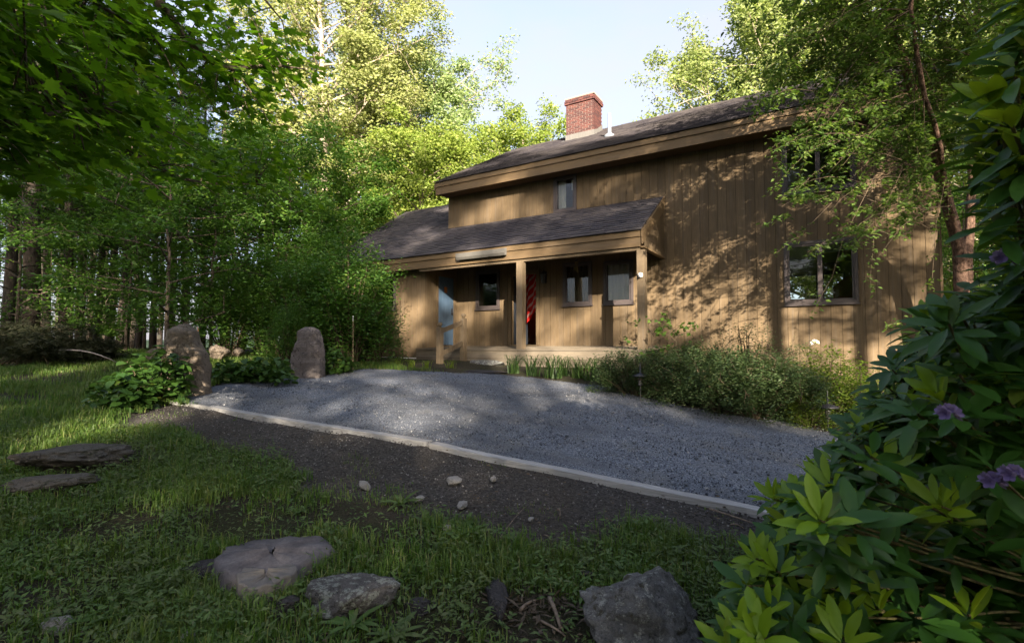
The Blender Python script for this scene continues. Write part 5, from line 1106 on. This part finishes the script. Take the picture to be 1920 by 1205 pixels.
# ------------------------------------------------------------------ grass, ground cover and loose gravel
rs = np.random.RandomState(61)
def in_frame(P, m=60, side=0): x, y, d = proj(P); return (d > .3) & (x > -m - side) & (x < 1920 + m) & (y < 1205 + m * 2 + side * .5)
GR_OUT = DIRT
def grassfield(n, zone, seed, base=.5):
    rs = np.random.RandomState(seed); x = rs.uniform(*zone[0], n); y = rs.uniform(*zone[1], n); P = np.stack([x, y, gz(x, y)], -1)
    wx = x + .26 * vnoise(x, y, 3, 1) + .09 * vnoise(x, y, 13, 2); wy = y + .26 * vnoise(x, y, 3, 3) + .09 * vnoise(x, y, 13, 4)
    wx = wx + rs.normal(0, .085, n); wy = wy + rs.normal(0, .085, n)
    bare = inpoly(wx, wy, DIRT) | inpoly(x, y, DRIVE) | (inpoly(x, y, DIRT) & (y > 3.95 - .1 * x * 0) & (x > -7.4)) | ((y > 10.9) & (x > -15)) | ((y > 7.4) & (x > -4.5))
    dn = base + .72 * vnoise(x, y, 1.9, 5) + .25 * vnoise(x, y, 5, 6); px, py, d = proj(P)
    c = gp(1000, 1150); dn -= 1.2 * np.exp(-((x - c[0]) ** 2 + (y - c[1]) ** 2) / .06)
    for q in ((508, 1062, .30), (142, 868, .28), (1205, 1190, .28), (648, 1140, .18), (96, 918, .16), (932, 1135, .12), (392, 1072, .12)): c = gp(q[0], q[1]); dn -= 2 * (((x - c[0]) ** 2 + (y - c[1]) ** 2) < q[2] ** 2)
    keep = ~bare & (rs.uniform(0, 1, n) < dn) & in_frame(P, 120, 1100)
    return P[keep], rs
def blades(P, rs, L, wd):
    n = len(P); a = rs.uniform(0, 6.28, n); l = L * rs.uniform(.45, 1.25, n) * (.8 + .35 * vnoise(P[:, 0], P[:, 1], 2.3, 9)); o = np.stack([np.cos(a), np.sin(a), 0 * a], -1); sd = np.stack([-np.sin(a), np.cos(a), 0 * a], -1) * wd; b = rs.uniform(.1, .75, n)[:, None]
    up = np.array([0, 0, 1.]); p1 = P + up * (l * .55)[:, None] + o * b * (l * .22)[:, None]; p2 = P + up * (l * .85)[:, None] * (1 - .35 * b) + o * b * (l * .85)[:, None]
    V = np.stack([P - sd, P + sd, p1 + sd * .75, p1 - sd * .75, p2], 1); i = np.arange(n)[:, None] * 5
    F = np.concatenate([i + np.array([[0, 1, 2]]), i + np.array([[0, 2, 3]]), i + np.array([[3, 2, 4]])]); return V.reshape(-1, 3), F
Pn, r1_ = grassfield(430000, ((-8.5, 2), (-2., 5.2)), 1); d = proj(Pn)[2]; Pn = Pn[(d < 6.5) & (r1_.uniform(0, 1, len(Pn)) < np.clip(3.6 / np.maximum(d, 1), .35, 1))]
Pf, r2_ = grassfield(520000, ((-19, -5), (-3, 9)), 2); d = proj(Pf)[2]; Pf = Pf[(d > 5.5) & (r2_.uniform(0, 1, len(Pf)) < np.clip(6 / np.maximum(d, 1), .3, 1))]
print('grass', len(Pn), len(Pf))
Va, Fa = blades(Pn, r1_, .11, .0032); Vb, Fb = blades(Pf, r2_, .17, .0045)
tc, rt = grassfield(2600, ((-8, 2), (-.5, 5.2)), 8); tc = tc[:900]; nb = 22; Pt = np.repeat(tc, nb, 0) + rt.normal(0, .022, (len(tc) * nb, 3)) * [1, 1, 0]; Vc, Fc = blades(Pt, rt, .165, .0036)
ob('grass', mesh('grass', np.concatenate([Va, Vb, Vc]), np.concatenate([Fa, Fb + len(Va), Fc + len(Va) + len(Vb)]), L_GRASS), kind='stuff', label='rough green grass of the lawn and foreground', cat='grass')
Pw, r3_ = grassfield(190000, ((-8.5, 2), (-2., 5.2)), 3, .95); Pw = Pw[(vnoise(Pw[:, 0], Pw[:, 1], 1.5, 11) > -.1) | (r3_.uniform(0, 1, len(Pw)) < .45)]; Pw[:, 2] += r3_.uniform(.01, .07, len(Pw)); D, N = leafdirs(r3_, len(Pw), 1.3, -.1)
wc, rw = grassfield(1500, ((-8, 2), (-.5, 5.2)), 12); wc = wc[:420]; nb = 40; Pc = np.repeat(wc, nb, 0) + rw.normal(0, .05, (len(wc) * nb, 3)) * [1, 1, 0]; Pc[:, 2] += rw.uniform(.01, .11, len(Pc)); Pw = np.concatenate([Pw, Pc]); D, N = leafdirs(r3_, len(Pw), 1.3, -.1)
V, F = scatter(OVALN, Pw, D, N, .036 * r3_.uniform(.5, 1.5, len(Pw))); ob('ground_cover', mesh('ground_cover', V, F, L_WEED), kind='stuff', label='low clover-like ground cover between the grass', cat='ground cover')
# sparse tufts in the dirt
n = 16000; x = rs.uniform(-8, 1.5, n); y = rs.uniform(1.5, 5, n); q = inpoly(x, y, DIRT) & (vnoise(x, y, 2.6, 13) + .5 * vnoise(x, y, 7, 14) > .62); P = np.stack([x, y, gz(x, y) - .02], -1)[q]; V, F = blades(P, rs, .06, .0024); ob('sparse_grass', mesh('sparse_grass', V, F, L_GRASS), kind='stuff', label='thin grass sprouting on the dirt strip', cat='grass')
# gravel chips
ICO = np.array([(1, 0, 0), (-.5, .87, 0), (-.6, -.8, 0), (.1, .1, .8), (0, 0, -.7)], float), np.array([(0, 1, 3), (1, 2, 3), (2, 0, 3), (1, 0, 4), (2, 1, 4), (0, 2, 4)])
def chips(n, zone, fn, size, seed, name, label, mat, zoff):
    rs = np.random.RandomState(seed); x = rs.uniform(*zone[0], n); y = rs.uniform(*zone[1], n); q = fn(x, y); x, y = x[q], y[q]; P = np.stack([x, y, gz(x, y) + zoff], -1); q = in_frame(P, 40); P = P[q]; n = len(P)
    d = proj(P)[2]; q = rs.uniform(0, 1, n) < np.clip(5.5 / d, .25, 1); P = P[q]; n = len(P); D = rs.normal(0, 1, (n, 3)); N = rs.normal(0, 1, (n, 3)); V, F = scatter(ICO, P, D, N, size * rs.gamma(4, .25, n).clip(.3, 2.2)); ob(name, mesh(name, V, F, mat), kind='stuff', label=label, cat='gravel'); print(name, n)
t = NT('gravel_chip'); GC = t.fin(t.ramp(t.rnd(), [(0, (.03, .034, .044)), (.55, (.084, .094, .115)), (.9, (.165, .175, .19)), (1, (.30, .30, .30))]), .8, .3)
t = NT('dirt_chip'); GD = t.fin(t.ramp(t.rnd(), [(0, (.03, .027, .025)), (.7, (.09, .082, .077)), (1, (.24, .23, .215))]), .9, .2)
chips(90000, ((-9, 3.5), (3.6, 11.5)), lambda x, y: inpoly(x, y, DRIVE), .0062, 3, 'loose_gravel', 'loose blue grey gravel chips on the drive', GC, .012)
chips(9000, ((-9, 3.5), (3.6, 11.5)), lambda x, y: inpoly(x, y, DRIVE) & (vnoise(x, y, 1.3, 21) > -.2), .0125, 5, 'coarse_gravel', 'scattered coarser stones on the drive', GC, .014)
chips(30000, ((-8.5, 2), (1.6, 4.8)), lambda x, y: inpoly(x, y, DIRT), .007, 4, 'loose_grit', 'dark grit on the dirt strip in front of the timber', GD, -.018)

# ------------------------------------------------------------------ trees behind and right of the camera that shade the place
US = np.array([math.cos(SUN_AZ), math.sin(SUN_AZ)]); NS = np.array([-US[1], US[0]])
def sp(u, s_): p = US * u + NS * s_; return G(p[0], p[1])
SH = SHADE = dict(big=mB, ash=mA, mid=mD, low=mU)
mT = tree_meshes('shade_fork', 95, 14.5, .19, .5, 2.8, 18, 3400, .16, L_OAK, BARK, up=.6, sig=.4, wig=.012)
mL = tree_meshes('shade_light', 96, 19.0, .24, .30, 4.6, 24, 9500, .29, L_OAK, BARK, up=.6, sig=.42, nsec=3)
SG = 'tall trees behind the viewer'
for i, (m_, u_, s_, sc_, rz_, lb) in enumerate([
    (mT, 2.6, 7.66, 1.0, .3, 'slim tree right of the viewer whose trunk shadow falls on the wall'),
    (mT, 4.5, 8.85, .95, 2.0, 'forked slim tree right of the viewer'),
    (mT, 6.5, 10.3, 1.05, 4.0, 'slim tree farthest right of the viewer'),
    (mL, 29, -7.8, 1.3, 1, 'tall tree behind the viewer, left of the row'),
    (mL, 26, -2.6, 1.28, 2, 'tall tree behind the viewer, middle of the row'), (mL, 30, 1.2, 1.22, 3, 'tall tree behind the viewer, right of the middle'),
    (mL, 33, 1.9, 1.12, 4.6, 'tall tree behind the viewer, set back at the right'), (mL, 12, 11.4, .7, 1.7, 'smaller tree right of the viewer shading the house corner'), (mL, 31, 14., 1.2, 5, 'tall tree behind the viewer, far right of the row')]):
    plant_tree(m_, sp(u_, s_), lb, 'tree', SG, rz_, sc_, 'shade_tree')
for i, s_ in enumerate(np.arange(-13, 9, 3.0)):
    plant_tree(mU[(i + 1) % 2], sp(19.5, s_), 'larger understory tree behind the viewer, %s of its row' % ['far left', 'second from left', 'third from left', 'left of the centre', 'right of the centre', 'third from right', 'second from right', 'far right'][i], 'sapling', 'understory trees behind the viewer', i * 2.1, 1.4, 'shade_sapling')
pos_ = ['far left', 'second from the left', 'third from the left', 'fourth from the left', 'left of the middle', 'just left of the middle', 'in the middle', 'just right of the middle', 'right of the middle', 'fourth from the right', 'third from the right', 'second from the right', 'far right']
for i, s_ in enumerate(np.arange(-15, 12, 2.1)):
    plant_tree(mU[i % 2], sp(15.5 + 1.5 * (i % 2), s_), 'understory tree behind the viewer, %s of the row' % pos_[i], 'sapling', 'understory row behind the viewer', i * 1.3, 1.05 + .08 * (i % 3), 'shade_sapling')
for i, (x, y, s_) in enumerate([(-4, -20, .95), (3, -18, .9), (17, 9, .9)]):
    plant_tree(mB, G(x, y), 'broad oak %s the viewer' % ['straight behind', 'behind and slightly right of', 'right of'][i], 'tree', SG, i * 1.1, s_, 'shade_tree')
